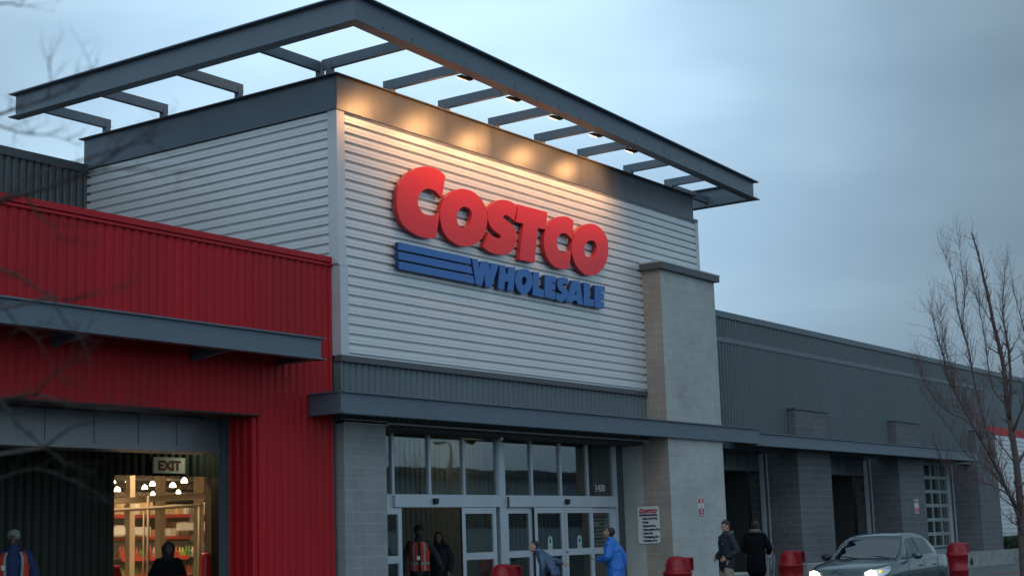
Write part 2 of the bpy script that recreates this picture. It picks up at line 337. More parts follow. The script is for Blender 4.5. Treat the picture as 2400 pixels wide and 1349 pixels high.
def rafter(a, b, post):
    m_ = MB(); m_.bar((a[0], a[1], 10.675), (b[0], b[1], 10.675), 0.10, 0.195); part(m_, 'rafter', STEEL, TR)
    m_ = MB(); m_.box(post[0] - 0.06, post[0] + 0.06, post[1] - 0.06, post[1] + 0.06, 10.425, 10.72)
    m_.box(post[0] - 0.09, post[0] + 0.09, post[1] - 0.09, post[1] + 0.09, 10.425, 10.44); part(m_, 'rafter_post', STEEL, TR)
for x in (-0.10, 1.73, 3.53, 5.33, 7.13, 8.97, 11.11, 13.19):
    rafter((x, 0.30), (x, fy(x) + 0.02), (x, 0.13))
for y in (0.42, 2.58, 4.74, 6.50):
    rafter((0.02, y), (-2.0, y), (-0.06, y)); rafter((13.9, y), (15.74, y), (13.98 - 0.1, y))
# ---- dark band above the entrance
t = MB(); t.box(-0.13, 11.1, -0.085, 0.1, 4.975, 5.088); part(t, 'band_flashing', DARKT)
t = MB(); sheet(t, 'vx', -0.02, 11.15, 3.93, 4.975, 0.03, -1, depth=.045); t.box(-0.09, -0.03, -0.02, 0.16, 3.9, 4.975); part(t, 'band_cladding', DGREY, label='dark grey vertical ribs over the entrance')
t = MB(); t.box(0.0, 11.14, -0.03, 0.74, 3.90, 3.925); part(t, 'entrance_soffit', SOFF)
t = MB(); t.box(1.22, 11.13, -0.045, -0.025, 3.872, 3.905); t.box(-0.02, 1.21, -0.045, -0.02, 3.905, 3.925); t.box(-0.04, 1.23, -0.05, -0.02, 3.845, 3.868); part(t, 'drip_edge', CONCL)
t = MB(); t.box(0.0, 1.2, 0.0, 0.9, 0.1, 3.85); part(t, 'block_pier', CMU1, label='narrow grey block pier left of the sliding doors')
t = MB(); t.box(1.2, 11.1, 0.14, 0.7, 3.8, 3.9); part(t, 'soffit_return', SOFF)
# ---- tall pale pier right of the entrance
t = MB(); t.box(11.13, 13.97, -0.56, 1.6, 0.1, 8.05); part(t, 'block_pier', CMU2, label='tall pale block pier right of the entrance')
t = MB(); t.box(11.126, 11.131, -0.563, 0.16, 0.6, 8.05); part(t, 'warm_light_cheek', CMU2B, label='left cheek of the tall pier, warm light put into its block colour')  # thin skin over the pale cheek, coloured for the warm light on it
t = MB(); t.box(11.0, 14.07, -0.68, 0.0, 8.05, 8.2); t.box(12.2, 12.215, -0.685, -0.67, 8.05, 8.2); part(t, 'pier_cap', DARKT)
t = MB(); t.box(10.99, 14.08, -0.69, 0.0, 8.2, 8.235); part(t, 'pier_cap_edge', CONCL)
t = MB(); t.box(10.96, 15.2, -0.72, 0.6, 0.1, 0.60); part(t, 'concrete_base', CONC)
t = MB(); t.box(10.95, 15.21, -0.73, 0.6, 0.60, 0.635); part(t, 'base_ledge', CONCL)
t = MB(); t.box(-0.04, 1.22, -0.06, 0.5, 0.1, 0.63); part(t, 'concrete_base', CONC)
# ---- canopy beams
def canopy(x0, x1, y, yw, z0, z1, brackets, left_ret=True, right_ret=True, zd=None, label=None):
    c = MB(); ibeam(c, (x0, y), (x1, y), z0, z1, 0.07, 0.12, ext=0.0)
    if left_ret: ibeam(c, (x0 + 0.01, yw), (x0 + 0.01, y + 0.01), z0, z1, 0.05, 0.1)
    if right_ret: ibeam(c, (x1 - 0.01, y + 0.01), (x1 - 0.01, yw), z0, z1, 0.05, 0.1)
    c.box(x1 - 0.02, x1 + 0.09, y - 0.07, y + 0.12, z0, z0 + 0.02); c.box(x1 - 0.02, x1 + 0.09, y - 0.07, y + 0.12, z1 - 0.02, z1)
    o = part(c, 'canopy_beam', STEEL, label=label)
    d = MB(); d.box(x0 + 0.08, x1 - 0.08, y + 0.1, yw - 0.001, z0 + 0.2, z0 + 0.25); part(d, 'shade_deck', SOFF)  # unseen deck added between beam and wall to give shade
    for bx in brackets:
        k = MB(); v = [(bx - 0.04, y + 0.05, z0 + 0.1), (bx - 0.04, yw, z0 + 0.1), (bx - 0.04, yw, z0 - 0.11), (bx - 0.04, y + 0.05, z0 + 0.0)]
        v += [(p[0] + 0.08, p[1], p[2]) for p in v]
        k.add(v, [(0, 1, 2, 3), (7, 6, 5, 4), (0, 4, 5, 1), (1, 5, 6, 2), (2, 6, 7, 3), (3, 7, 4, 0)]); part(k, 'bracket', STEEL, o)
canopy(-0.77, 16.05, -0.6, 0.16, 3.945, 4.345, (), label='long slate beam over the sliding doors', right_ret=False)
canopy(-15, -1.47, -0.77, 0.16, 4.82, 5.205, (-6.46, -3.6), label='slate beam across the red wall')
canopy(16.25, 34.6, -0.35, 0.49, 3.93, 4.29, (), left_ret=False, label='slate beam across the grey wing')
# ---- red exit wing
t = MB(); sheet(t, 'vx', -2.05, -0.14, 0.14, 6.84, 0.17, -1, depth=.034); sheet(t, 'vx', -15, -2.05, 3.9, 6.84, 0.17, -1, depth=.034); part(t, 'red_cladding', RED)
t = MB(); sheet(t, 'vy', 0.16, 0.80, 0.14, 3.9, -2.06, -1); part(t, 'red_jamb', RED)
t = MB(); t.box(-15, -0.13, 0.09, 0.30, 6.82, 6.925); t.box(-15, -0.125, 0.105, 0.17, 6.755, 6.80); part(t, 'red_parapet_flashing', REDT)
t = MB(); t.box(-15, -0.02, 0.20, 0.35, 3.92, 6.82); t.box(-2.02, -0.02, 0.20, 0.9, 0.1, 3.92); t.box(-15, -0.12, 0.3, 7.05, 6.3, 6.5); part(t, 'wing_core', DARKT)
t = MB(); t.box(-15, -2.03, 0.13, 0.78, 3.885, 3.915); part(t, 'opening_soffit', mat('dark_red_soffit', (0.05, 0.012, 0.014), 0.7))
t = MB(); t.box(-2.05, -1.5, 0.80, 0.93, 0.1, 3.9); part(t, 'block_jamb', CMU3)
t = MB(); t.box(-2.075, -2.0, 0.93, 1.10, 0.1, 3.9); t.box(-2.085, -2.075, 0.985, 1.01, 0.1, 3.88); part(t, 'door_track', STEEL)
t = MB()
t.box(-15, -2.1, 1.06, 1.6, 3.385, 3.9); t.box(-15, -2.1, 1.03, 1.6, 3.30, 3.384)
xs = [-2.22, -3.09, -3.94, -4.87, -5.84, -6.8]
for x in xs: t.box(x - 0.008, x + 0.008, 1.045, 1.062, 3.39, 3.89)
part(t, 'header_panels', ALUD, label='folded metal header above the exit bay')
t = MB(); sheet(t, 'vx', -15, 0.34, 3.035, 3.9, 3.5, -1); sheet(t, 'vx', -15, -2.40, 0.14, 3.035, 3.5, -1)
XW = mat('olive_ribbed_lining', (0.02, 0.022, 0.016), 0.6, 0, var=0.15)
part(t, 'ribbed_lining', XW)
t = MB(); t.box(-15, -0.12, 3.56, 3.7, 3.1, 3.9); t.box(-15, -2.46, 3.56, 3.7, 0.1, 3.1); t.box(0.10, 4.0, 3.56, 3.7, 0.1, 3.9)
t.box(-2.02, -1.9, 0.95, 1.1, 0.1, 3.9); t.box(0.35, 0.5, 1.0, 3.6, 0.1, 3.95); t.box(-15, 0.5, 0.9, 3.6, 3.95, 4.05)
part(t, 'vestibule_wall', SOFF)
t = MB(); t.box(-0.02, 0.03, 3.40, 3.55, 0.14, 3.03); t.box(0.12, 0.16, 3.36, 3.5, 0.14, 3.03); t.box(0.03, 0.34, 3.42, 3.55, 0.14, 3.03)
part(t, 'exit_door_frame', mat('brown_door_frame', (0.07, 0.05, 0.035), 0.6))
# grey wall of the main hall above the red wing
t = MB(); sheet(t, 'vx', -18, -0.14, 6.4, 9.66, 7.05, -1, depth=0.06); part(t, 'hall_cladding', mat('charcoal_cladding', (0.075, 0.082, 0.085), 0.5, 0.1, var=0.1, vscale=0.8, streak=1))
t = MB(); t.box(-18, -0.14, 6.96, 7.3, 9.66, 9.84); part(t, 'hall_parapet_flashing', DARKT)
# ---- storefront
YS = 0.75
def frame(name, m, boxes, p=B, label=None):
    k = MB()
    for q in boxes: k.box(*q)
    return part(k, name, m, p, label)
frame('storefront_frame', ALU, [
    (1.19, 2.245, YS - .03, YS + .08, 2.33, 2.572), (2.245, 5.84, YS - .10, YS + .08, 2.345, 2.575), (6.07, 10.70, YS - .10, YS + .08, 2.345, 2.575),
    (5.842, 6.068, YS - .06, YS + .10, 0.15, 3.90), (10.70, 10.80, YS - .04, YS + .10, 0.15, 3.90),
    (1.19, 5.842, YS - .05, YS + .10, 3.87, 3.90), (6.068, 10.70, YS - .05, YS + .10, 3.87, 3.90),
    (10.55, 10.695, YS - .02, YS + .06, 0.15, 2.34), (1.19, 2.44, YS + .002, YS + .06, 2.285, 2.328)])
frame('storefront_filler', DARKT, [(10.80, 11.13, YS - .02, YS + .1, 0.15, 3.90), (1.19, 11.13, YS + .15, YS + .25, 3.9, 4.3)])
la_ = bpy.data.lights.new('sign_light', 'AREA'); la_.energy = 9; la_.size = .25; la_.color = (.9, 1, .7); lo_ = bpy.data.objects.new('sign_light', la_); COL.objects.link(lo_); lo_.location = (-.25, 2.9, 3.85)
def window(x0, x1, z0, z1, y=YS, w=.034, d=.07, m=ALU):
    wn = empty('window'); wn.parent = B
    frame('window_frame', m, [(x0, x0 + w, y - d / 2, y + d / 2, z0, z1), (x1 - w, x1, y - d / 2, y + d / 2, z0, z1), (x0 + w, x1 - w, y - d / 2 + .003, y + d / 2 - .003, z0, z0 + w * .7), (x0 + w, x1 - w, y - d / 2 + .003, y + d / 2 - .003, z1 - w * .5, z1)], wn)
    k = MB(); k.box(x0 + w, x1 - w, y + .005, y + .015, z0 + w * .7, z1 - w * .5); k.build('pane', GLASS, wn)
    return wn
ux = [1.20, 2.28, 3.455, 4.625, 5.84]
for a, b_ in zip(ux, ux[1:]): window(a + .002, b_ - .002, 2.577, 3.868)
ux = [6.07, 7.15, 8.33, 9.49, 10.70]
for a, b_ in zip(ux, ux[1:]): window(a + .002, b_ - .002, 2.577, 3.868)
def door(x0, x1, y, stick, name='sliding_door'):
    dd = empty(name); dd.parent = B; w = .115
    frame('door_frame', ALU, [(x0, x0 + w, y - .025, y + .025, .16, 2.335), (x1 - w, x1, y - .025, y + .025, .16, 2.335),
                              (x0 + w, x1 - w, y - .022, y + .022, 2.21, 2.333), (x0 + w, x1 - w, y - .022, y + .022, 1.26, 1.405), (x0 + w, x1 - w, y - .022, y + .022, .16, .36)], dd)
    frame('edge_seal', RUB, [(x0 - .012, x0 - .001, y - .02, y + .02, .16, 2.33)], dd)
    k = MB(); k.box(x0 + w, x1 - w, y, y + .01, .36, 1.26); k.box(x0 + w, x1 - w, y, y + .01, 1.405, 2.21); k.build('pane', GLASS, dd)
    if stick:
        cx = (x0 + x1) / 2 + stick
        k = MB(); arch = [(cx - .085, 1.41), (cx + .085, 1.41)] + [(cx + .085 * math.cos(a), 1.60 + .10 * math.sin(a)) for a in [math.pi * i / 12 for i in range(13)]]
        k.poly([arch], lambda x, z, d: (x, y - .004 + d, z), .003); st = k.build('door_sticker', mat('pale_green_sticker', (.42, .55, .50), .5), dd)
        k = MB(); k.poly([[(cx, 1.67), (cx - .05, 1.57), (cx - .02, 1.565), (cx - .02, 1.53), (cx + .02, 1.53), (cx + .02, 1.565), (cx + .05, 1.57)]], lambda x, z, d: (x, y - .008 + d, z), .003)
        for j in range(2): k.box(cx - .05, cx + .05, y - .008, y - .005, 1.44 + j * .035, 1.452 + j * .035)
        k.build('sticker_print', mat('dark_green_print', (.01, .05, .045), .5), dd)
        k = MB(); k.tube([(x0 + .05, y - .04, 1.33), (x0 + .05, y - .02, 1.33)], .022, 10); k.build('lock', RUB, dd)
    return dd
door(1.40, 2.49, YS - .03, 0)
door(4.44, 5.66, YS - .06, 0.0)['label'] = 'open sliding door beside the dark gap'
for c_ in [c_ for c_ in B.children if c_.name.startswith('sliding_door')][-1:]: pass
door(6.08, 7.11, YS, 0, 'fixed_door_panel'); door(7.12, 8.335, YS - .06, 0.02); door(8.35, 9.555, YS - .06, 0.02); door(9.56, 10.55, YS, 0, 'fixed_door_panel')
# stickers for the first sliding leaf
# motion sensors, camera
for x in (3.50, 8.42):
    k = MB(); k.poly([[(x - .06, 2.52), (x + .06, 2.52), (x + .06, 2.44), (x + .03, 2.40), (x - .03, 2.40), (x - .06, 2.44)]], lambda a, b_, d: (a, YS - .17 + d, b_), .07); part(k, 'door_sensor', RUB)
frame('operator_plate', RUB, [(6.07, 6.11, YS - .125, YS - .101, 2.33, 2.56)])
k = MB(); k.ell((5.55, .33, 3.79), (.10, .10, .09), 8); k.tube([(5.62, .33, 3.85), (5.72, .5, 3.90)], .035, 8); k.ell((5.42, .30, 3.77), (.045, .045, .045), 6, 1); part(k, 'security_camera', [RUB, PWHITE])
# address number on the last upper pane
text_mesh('address_number', '1430', .225, PWHITE, B, lambda x, y, z: Vector((9.83 + x, YS - .004 + z, 2.715 + y)), .004, .003, sx=1.0)
# ---- entrance vestibule
t = MB(); sheet(t, 'vx', 1.2, 14, .15, 4.2, 3.3, -1, depth=.05); part(t, 'vestibule_cladding', mat('tan_ribbed_lining', (.20, .18, .13), .5, .1, var=.1))
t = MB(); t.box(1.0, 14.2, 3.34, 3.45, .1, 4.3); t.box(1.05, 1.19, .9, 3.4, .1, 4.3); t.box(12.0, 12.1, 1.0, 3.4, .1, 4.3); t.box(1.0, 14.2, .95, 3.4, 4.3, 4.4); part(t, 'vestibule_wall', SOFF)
# ---- grey wing right of the pale pier
t = MB(); sheet(t, 'vx', 13.95, 38.4, 3.9, 6.80, .5, -1); part(t, 'wing_cladding', WGREY, label='long grey ribbed wall above the tyre bays')
t = MB(); t.box(13.95, 38.5, .42, .52, 6.80, 6.93); part(t, 'wing_band', mat('mid_grey_flashing', (.12, .145, .155), .5, .1))
t = MB(); sheet(t, 'vx', 13.95, 60, 6.93, 7.52, .62, -1); part(t, 'wing_parapet_cladding', WGREY)
t = MB(); t.box(13.95, 60, .52, .75, 7.52, 7.69); part(t, 'wing_parapet_flashing', mat('mid_grey_flashing', (.12, .145, .155)))
t = MB(); t.box(38.4, 60, .5, .6, 5.42, 6.93); t.box(15.1, 60, .63, .9, 4.0, 7.5); part(t, 'wing_backing', mat('slate_flat_panel', (.085, .10, .11), .5, .1, var=.1, vscale=.6))
t = MB(); t.box(38.4, 60, .42, .5, 5.14, 5.43); part(t, 'red_band', REDT)
t = MB(); sheet(t, 'hx', 39.2, 60, .15, 5.14, .48, -1, 6, depth=.06); part(t, 'silver_cladding', SILVER, label='silver ribbed wall at the far right behind the bare tree')
t = MB(); t.box(38.42, 60, .56, .8, .1, 5.4); part(t, 'wing_backing', DARKT)
for i, x in enumerate((20.16, 28.10, 36.20)):
    lb = ('first', 'second', 'third')[i] + ' dark block pier of the tyre bays counted from the pale pier'
    t = MB(); t.box(x, x + 2.36, .2, 1.75, .1, 5.14); part(t, 'block_pier', CMU3, label=lb)
    t = MB(); t.box(x - .04, x + 2.40, .16, .5, 5.14, 5.18); part(t, 'pier_cap', DARKT)
for a_, b_, y_, z_ in ((20.1, 22.6, .08, .68), (28.0, 30.6, .08, .68), (33.8, 40.0, .03, .70)):
    t = MB(); t.box(a_, b_, y_, .6, .1, z_); part(t, 'concrete_base', CONC)
for a_, b_ in ((20.1, 22.6), (28.0, 30.6)):
    t = MB(); t.box(a_, b_, .07, .6, .68, .71); part(t, 'base_ledge', CONCL)
k = MB(); k.tube([(34.15, .0, .36), (34.15, .05, .36)], .13, 16); part(k, 'drain_pipe', RUB)
# bays: headers, tracks, openings
def bay(x0, x1, kind):
    k = MB(); k.box(x0, x1, 1.42, 1.9, 3.50, 4.05); k.box(x0, x1, 1.38, 1.9, 3.40, 3.499)
    if kind != 'glazed':
        n = int((x1 - x0) / .8)
        for i in range(1, n + 1): k.box(x1 - i * .72 - .01, x1 - i * .72 + .01, 1.405, 1.425, 3.5, 3.98)
        part(k, 'bay_header', mat('bay_header_metal', (.10, .12, .135), .4, .4))
    k = MB(); k.box(x1 - .09, x1 - .03, 1.28, 1.40, .1, 3.9); k.box(x1 - .02, x1 - .002, 1.16, 1.20, .1, 3.9); part(k, 'door_track', ALU)
    if kind == 'glazed':
        dd = empty('sectional_door'); dd.parent = B
        fr = MB(); gl = MB(); cw = .86; n = int((x1 - x0 - .1) / cw) + 1; zs = [.10, .90, 1.38, 1.89, 2.41, 2.92, 3.43, 3.93]
        fr.box(x0, x1 - .1, 1.36, 1.42, .12, .88)
        for j, z in enumerate(zs[1:]): fr.box(x0, x1 - .1, 1.36, 1.42, z - .06, z + .06)
        for i in range(n + 1):
            xx = x1 - .12 - i * cw
            if xx > x0: fr.box(xx - .055, xx + .055, 1.362, 1.418, .94, 3.9)
        gl.box(x0, x1 - .1, 1.385, 1.395, .9, 3.9); part(fr, 'door_frame', mat('pale_green_grey_frame', (.30, .34, .33), .5, .2), dd); gl.build('pane', GLASS, dd)
    # the dim work bay behind
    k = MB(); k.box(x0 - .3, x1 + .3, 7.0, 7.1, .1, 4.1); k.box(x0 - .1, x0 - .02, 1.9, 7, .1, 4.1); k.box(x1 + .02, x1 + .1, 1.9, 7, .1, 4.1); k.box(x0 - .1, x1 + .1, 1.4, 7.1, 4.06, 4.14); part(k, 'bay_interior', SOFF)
bay(13.99, 20.16, 'open'); bay(22.52, 28.10, 'open'); bay(30.46, 36.20, 'glazed')
t = MB(); sheet(t, 'vx', 14.0, 20.1, .15, 3.5, 2.6, -1, depth=.05); part(t, 'bay_lining', mat('brown_ribbed_lining', (.10, .085, .06), .6, 0))
k = MB()
for i in range(6): k.box(24.2 + i * .35, 24.4 + i * .35, 2.2, 2.4, 1.0, 1.10 + .05 * (i % 2))
part(k, 'workbench_items', mat('rusty_orange', (.25, .07, .03), .6))
# shell of the hall so that no sky leaks in
t = MB(); t.box(-18, 60.2, 7.2, 7.3, 7.0, 9.6); t.box(160, 160.2, 7.2, 160, 0, 7.5); t.box(-15.2, -15, 1, 160, 0, 7.5); t.box(-15, 160, 160, 160.2, 0, 7.5); t.box(-15, 160, 7.2, 160.2, 7.05, 7.2); t.box(-15, 4, 3.8, 7.2, 7.05, 7.2); t.box(.5, 1.05, .9, 3.6, .1, 4.4)
t.box(4.0, 160, 7.12, 7.2, .1, 7.05); t.box(-15, 14.2, 3.56, 3.7, 3.9, 7.05); t.box(14.1, 14.2, 1, 7.2, 3.9, 7.05); t.box(3.9, 4.0, 3.5, 7.2, .1, 7.1)
part(t, 'hall_shell', mat('hall_inner_wall', (.16, .13, .10), .9))
# ================================================================== SIGNS
LETTERS = {
 'C': [[(3.02,8.99,1),(2.91,9.04),(2.72,9.08),(2.55,9.09),(2.37,9.07),(2.18,9.02),(2.0,8.94),(1.79,8.82),(1.62,8.67),(1.5,8.51),(1.44,8.36),(1.42,8.2),(1.43,8.05),(1.48,7.92),(1.56,7.8),(1.69,7.71),(1.87,7.65),(2.07,7.61),(2.25,7.6),(2.43,7.61),(2.62,7.65,1),(2.67,7.69,1),(2.8,8.19,1),(2.7,8.14),(2.56,8.09),(2.39,8.08),(2.26,8.09),(2.17,8.15),(2.11,8.22),(2.09,8.29),(2.12,8.39),(2.18,8.49),(2.29,8.57),(2.41,8.62),(2.56,8.63),(2.7,8.6),(2.8,8.55),(2.88,8.5,1)]],
 'O': [[(3.59,8.82),(3.38,8.76),(3.18,8.67),(3.02,8.55),(2.89,8.39),(2.82,8.22),(2.81,8.07),(2.85,7.91),(2.94,7.79),(3.08,7.69),(3.27,7.63),(3.48,7.6),(3.7,7.63),(3.9,7.68),(4.1,7.78),(4.27,7.92),(4.38,8.08),(4.44,8.25),(4.45,8.39),(4.42,8.5),(4.35,8.62),(4.23,8.72),(4.07,8.79),(3.87,8.83)],[(3.6,8.44),(3.47,8.36),(3.39,8.27),(3.37,8.17),(3.39,8.08),(3.46,8.02),(3.56,7.99),(3.64,8.0),(3.75,8.05),(3.83,8.14),(3.88,8.25),(3.89,8.35),(3.84,8.42),(3.73,8.45)]],
 'S': [[(5.59,8.79,1),(5.5,8.8),(5.38,8.83),(5.23,8.84),(5.06,8.83),(4.89,8.79),(4.72,8.72),(4.59,8.63),(4.5,8.52),(4.47,8.41),(4.47,8.31),(4.51,8.23),(4.59,8.15),(4.71,8.09),(4.83,8.06),(4.91,8.03),(4.93,8.0),(4.86,7.96),(4.72,7.96),(4.6,7.98),(4.48,8.04,1),(4.27,7.69,1),(4.38,7.65),(4.54,7.61),(4.73,7.6),(4.89,7.61),(5.04,7.63),(5.19,7.68),(5.32,7.75),(5.44,7.87),(5.51,8.0),(5.53,8.12),(5.49,8.23),(5.41,8.3),(5.29,8.35),(5.17,8.38),(5.06,8.41),(5.03,8.45),(5.07,8.49),(5.13,8.51),(5.24,8.5),(5.34,8.47),(5.45,8.44,1)]],
 'T': [[(5.62,8.82,1),(6.77,8.83,1),(6.67,8.42,1),(6.36,8.41,1),(6.18,7.6,1),(5.59,7.6,1),(5.8,8.42,1),(5.51,8.42,1)]],
 'C2': [[(7.85,8.8,1),(7.74,8.83),(7.6,8.85),(7.45,8.84),(7.24,8.8),(7.06,8.73),(6.88,8.63),(6.74,8.51),(6.65,8.38),(6.6,8.24),(6.58,8.09),(6.61,7.93),(6.67,7.81),(6.8,7.7),(6.94,7.63),(7.14,7.6),(7.32,7.61),(7.59,7.66,1),(7.71,8.1,1),(7.62,8.06),(7.5,8.02),(7.39,7.99),(7.25,8.0),(7.17,8.05),(7.12,8.11),(7.11,8.2),(7.15,8.29),(7.24,8.38),(7.33,8.43),(7.44,8.45),(7.55,8.44),(7.66,8.4),(7.75,8.35,1)]],
 'O2': [[(8.57,8.84),(8.36,8.79),(8.14,8.7),(7.97,8.58),(7.85,8.45),(7.76,8.29),(7.72,8.14),(7.74,7.99),(7.81,7.86),(7.91,7.75),(8.07,7.66),(8.25,7.6),(8.43,7.6),(8.62,7.63),(8.84,7.71),(9.04,7.83),(9.2,7.99),(9.3,8.16),(9.34,8.32),(9.34,8.46),(9.29,8.61),(9.18,8.72),(9.0,8.81),(8.79,8.85)],[(8.56,8.44),(8.42,8.4),(8.32,8.31),(8.27,8.2),(8.28,8.09),(8.35,8.03),(8.46,8.0),(8.56,8.01),(8.68,8.08),(8.77,8.18),(8.81,8.27),(8.81,8.36),(8.76,8.43),(8.66,8.45)]],
 'b1': [[(1.46,7.4,1),(3.8,7.4,1),(3.82,7.26,1),(1.45,7.25,1)]],
 'b2': [[(1.46,7.21,1),(3.82,7.22,1),(3.87,7.07,1),(1.45,7.06,1)]],
 'b3': [[(1.46,7.02,1),(3.88,7.03,1),(3.93,6.87,1),(1.46,6.87,1)]],
 'w': [[(3.86,7.4,1),(4.07,7.4,1),(4.1,7.19,1),(4.19,7.38,1),(4.44,7.4,1),(4.48,7.21,1),(4.55,7.39,1),(4.82,7.39,1),(4.51,6.85,1),(4.31,6.86,1),(4.29,7.11,1),(4.19,6.86,1),(3.97,6.87,1)]],
 'h': [[(4.86,7.39,1),(5.06,7.4,1),(5.05,7.23,1),(5.15,7.24,1),(5.18,7.39,1),(5.43,7.41,1),(5.33,6.87,1),(5.11,6.87,1),(5.15,7.06,1),(5.02,7.05,1),(4.99,6.87,1),(4.76,6.87,1)]],
 'o': [[(5.74,7.41),(5.59,7.37),(5.49,7.29),(5.42,7.18),(5.41,7.08),(5.45,6.99),(5.52,6.91),(5.62,6.86),(5.72,6.86),(5.85,6.89),(5.96,6.97),(6.05,7.07),(6.08,7.18),(6.08,7.28),(6.03,7.36),(5.96,7.4),(5.86,7.42)],[(5.76,7.25),(5.69,7.2),(5.66,7.14),(5.67,7.09),(5.7,7.05),(5.76,7.06),(5.81,7.1),(5.85,7.17),(5.84,7.22)]],
 'l': [[(6.13,7.4,1),(6.36,7.41,1),(6.31,7.04,1),(6.52,7.04,1),(6.49,6.87,1),(6.06,6.88,1)]],
 'e': [[(6.58,7.39,1),(7.03,7.4,1),(7.0,7.25,1),(6.83,7.26,1),(6.83,7.24,1),(6.99,7.22,1),(6.97,7.09,1),(6.8,7.08,1),(6.79,7.04,1),(6.99,7.03,1),(6.95,6.88,1),(6.53,6.88,1)]],
 's': [[(7.54,7.39,1),(7.44,7.42),(7.32,7.42),(7.21,7.4),(7.11,7.34),(7.07,7.26),(7.07,7.19),(7.13,7.11),(7.2,7.08),(7.25,7.06),(7.24,7.03),(7.18,7.03),(7.04,7.04,1),(6.98,6.91,1),(7.03,6.88),(7.12,6.86),(7.22,6.86),(7.33,6.89),(7.43,6.96),(7.49,7.04),(7.49,7.12),(7.43,7.17),(7.35,7.2),(7.3,7.23),(7.29,7.26),(7.32,7.27),(7.37,7.28),(7.46,7.25,1)]],
 'a': [[(7.7,7.4,1),(8.02,7.42,1),(8.12,6.88,1),(7.9,6.88,1),(7.87,6.95,1),(7.73,6.94,1),(7.64,6.88,1),(7.4,6.88,1)],[(7.84,7.21,1),(7.86,7.08,1),(7.78,7.07,1)]],
 'l2': [[(8.2,7.41,1),(8.46,7.41,1),(8.41,7.05,1),(8.61,7.05,1),(8.58,6.89,1),(8.14,6.88,1)]],
 'e2': [[(8.67,7.4,1),(9.12,7.42,1),(9.09,7.29,1),(8.92,7.28,1),(8.91,7.25,1),(9.07,7.24,1),(9.05,7.09,1),(8.89,7.08,1),(8.89,7.05,1),(9.06,7.05,1),(9.03,6.89,1),(8.62,6.88,1)]],
}
def smooth_loop(pts, sub=4):
    n = len(pts); out_ = []
    for i in range(n):
        p0, p1, p2, p3 = pts[(i - 1) % n], pts[i], pts[(i + 1) % n], pts[(i + 2) % n]
        c1, c2 = len(p1) == 3, len(p2) == 3
        out_.append((p1[0], p1[1]))
        if c1 and c2: continue
        a0 = p1 if c1 else p0; a3 = p2 if c2 else p3
        for k in range(1, sub):
            t = k / sub; q = []
            for d in (0, 1):
                q.append(.5 * (2 * p1[d] + (p2[d] - a0[d]) * t + (2 * a0[d] - 5 * p1[d] + 4 * p2[d] - a3[d]) * t * t + (3 * p1[d] - a0[d] - 3 * p2[d] + a3[d]) * t ** 3))
            out_.append(tuple(q))
    return out_
SG = empty('store_sign', (0, 0, 0), 0, 'big red and blue COSTCO WHOLESALE letters standing off the silver wall', 'sign')
for k_, loops in LETTERS.items():
    redl = k_ in ('C', 'O', 'S', 'T', 'C2', 'O2')
    bar_ = k_ in ('b1', 'b2', 'b3')
    lp = [smooth_loop(l) for l in loops]
    m_ = MB(); m_.poly(lp, lambda x, z, d: (x, -.20 + d, z), .012); face = m_.build('sign_bar' if bar_ else 'letter', LRED if redl else LBLUE, SG)
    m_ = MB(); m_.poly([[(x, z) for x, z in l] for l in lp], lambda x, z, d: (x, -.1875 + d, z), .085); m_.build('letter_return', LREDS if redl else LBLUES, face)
def outline_text(loopsets, m, parent, place, name):
    m_ = MB()
    for lp in loopsets: m_.poly(lp, place, .002)
    return m_.build(name, m, parent)
# closing days board on the left cheek of the pale pier (plane X = 11.13, faces the doors)
HB = empty('hours_board', (11.10, -.01, 0), 0, 'white rounded board listing holidays in black, on the pale pier beside the doors', 'sign')
def onb(u, v, d=0): return (-.0 - d, -u, v)      # u to the viewer's right, v up ; board local
bw0, bw1, bz0, bz1 = -.36, .24, 1.455, 2.335
def rr(u0, u1, v0, v1, r, n=5):
    o_ = []
    for cx, cy, a in ((u1 - r, v1 - r, 0), (u0 + r, v1 - r, 90), (u0 + r, v0 + r, 180), (u1 - r, v0 + r, 270)):
        o_ += [(cx + r * math.cos(R(a + 90 * i / n)), cy + r * math.sin(R(a + 90 * i / n))) for i in range(n + 1)]
    return o_
m_ = MB(); m_.poly([rr(bw0, bw1, bz0, bz1, .05)], lambda u, v, d: onb(u, v, d), .012); m_.build('board', PWHITE, HB)
W_ = bw1 - bw0; cu_ = (bw0 + bw1) / 2
# small copy of the word mark
sc_ = W_ * .82 / 7.95; x0_ = 1.42
for keys, mm_ in ((('C', 'O', 'S', 'T', 'C2', 'O2'), PRED), (('b1', 'b2', 'b3', 'w', 'h', 'o', 'l', 'e', 's', 'a', 'l2', 'e2'), PBLUE)):
    m_ = MB()
    for k_ in keys: m_.poly([smooth_loop(l, 2) for l in LETTERS[k_]], lambda x, z, d: onb(bw0 + W_ * .09 + (x - x0_) * sc_, bz1 - .05 + (z - 9.1) * sc_ * 1.25, .014 + d), .002)
    m_.build('word_mark', mm_, HB)
def btxt(body, v, size, al='LEFT', u=None, bold=.004):
    text_mesh('text_line', body, size, PBLACK, HB, lambda x, y, z: Vector(onb((cu_ if al == 'CENTER' else u) + x, v + y, .015 + z)), .002, bold, align=al, sx=.86)
H_ = bz1 - bz0
btxt('We are closed on the following holidays:', bz1 - H_ * .255, .036, 'CENTER')
for i, s_ in enumerate(("New Year's Day", 'Easter', 'Memorial Day', 'Independence Day', 'Labor Day', 'Thanksgiving Day', 'Christmas Day')):
    btxt('\u2022 ' + s_, bz1 - H_ * (.355 + i * .0985), .068, 'LEFT', bw0 + W_ * .2, .006)
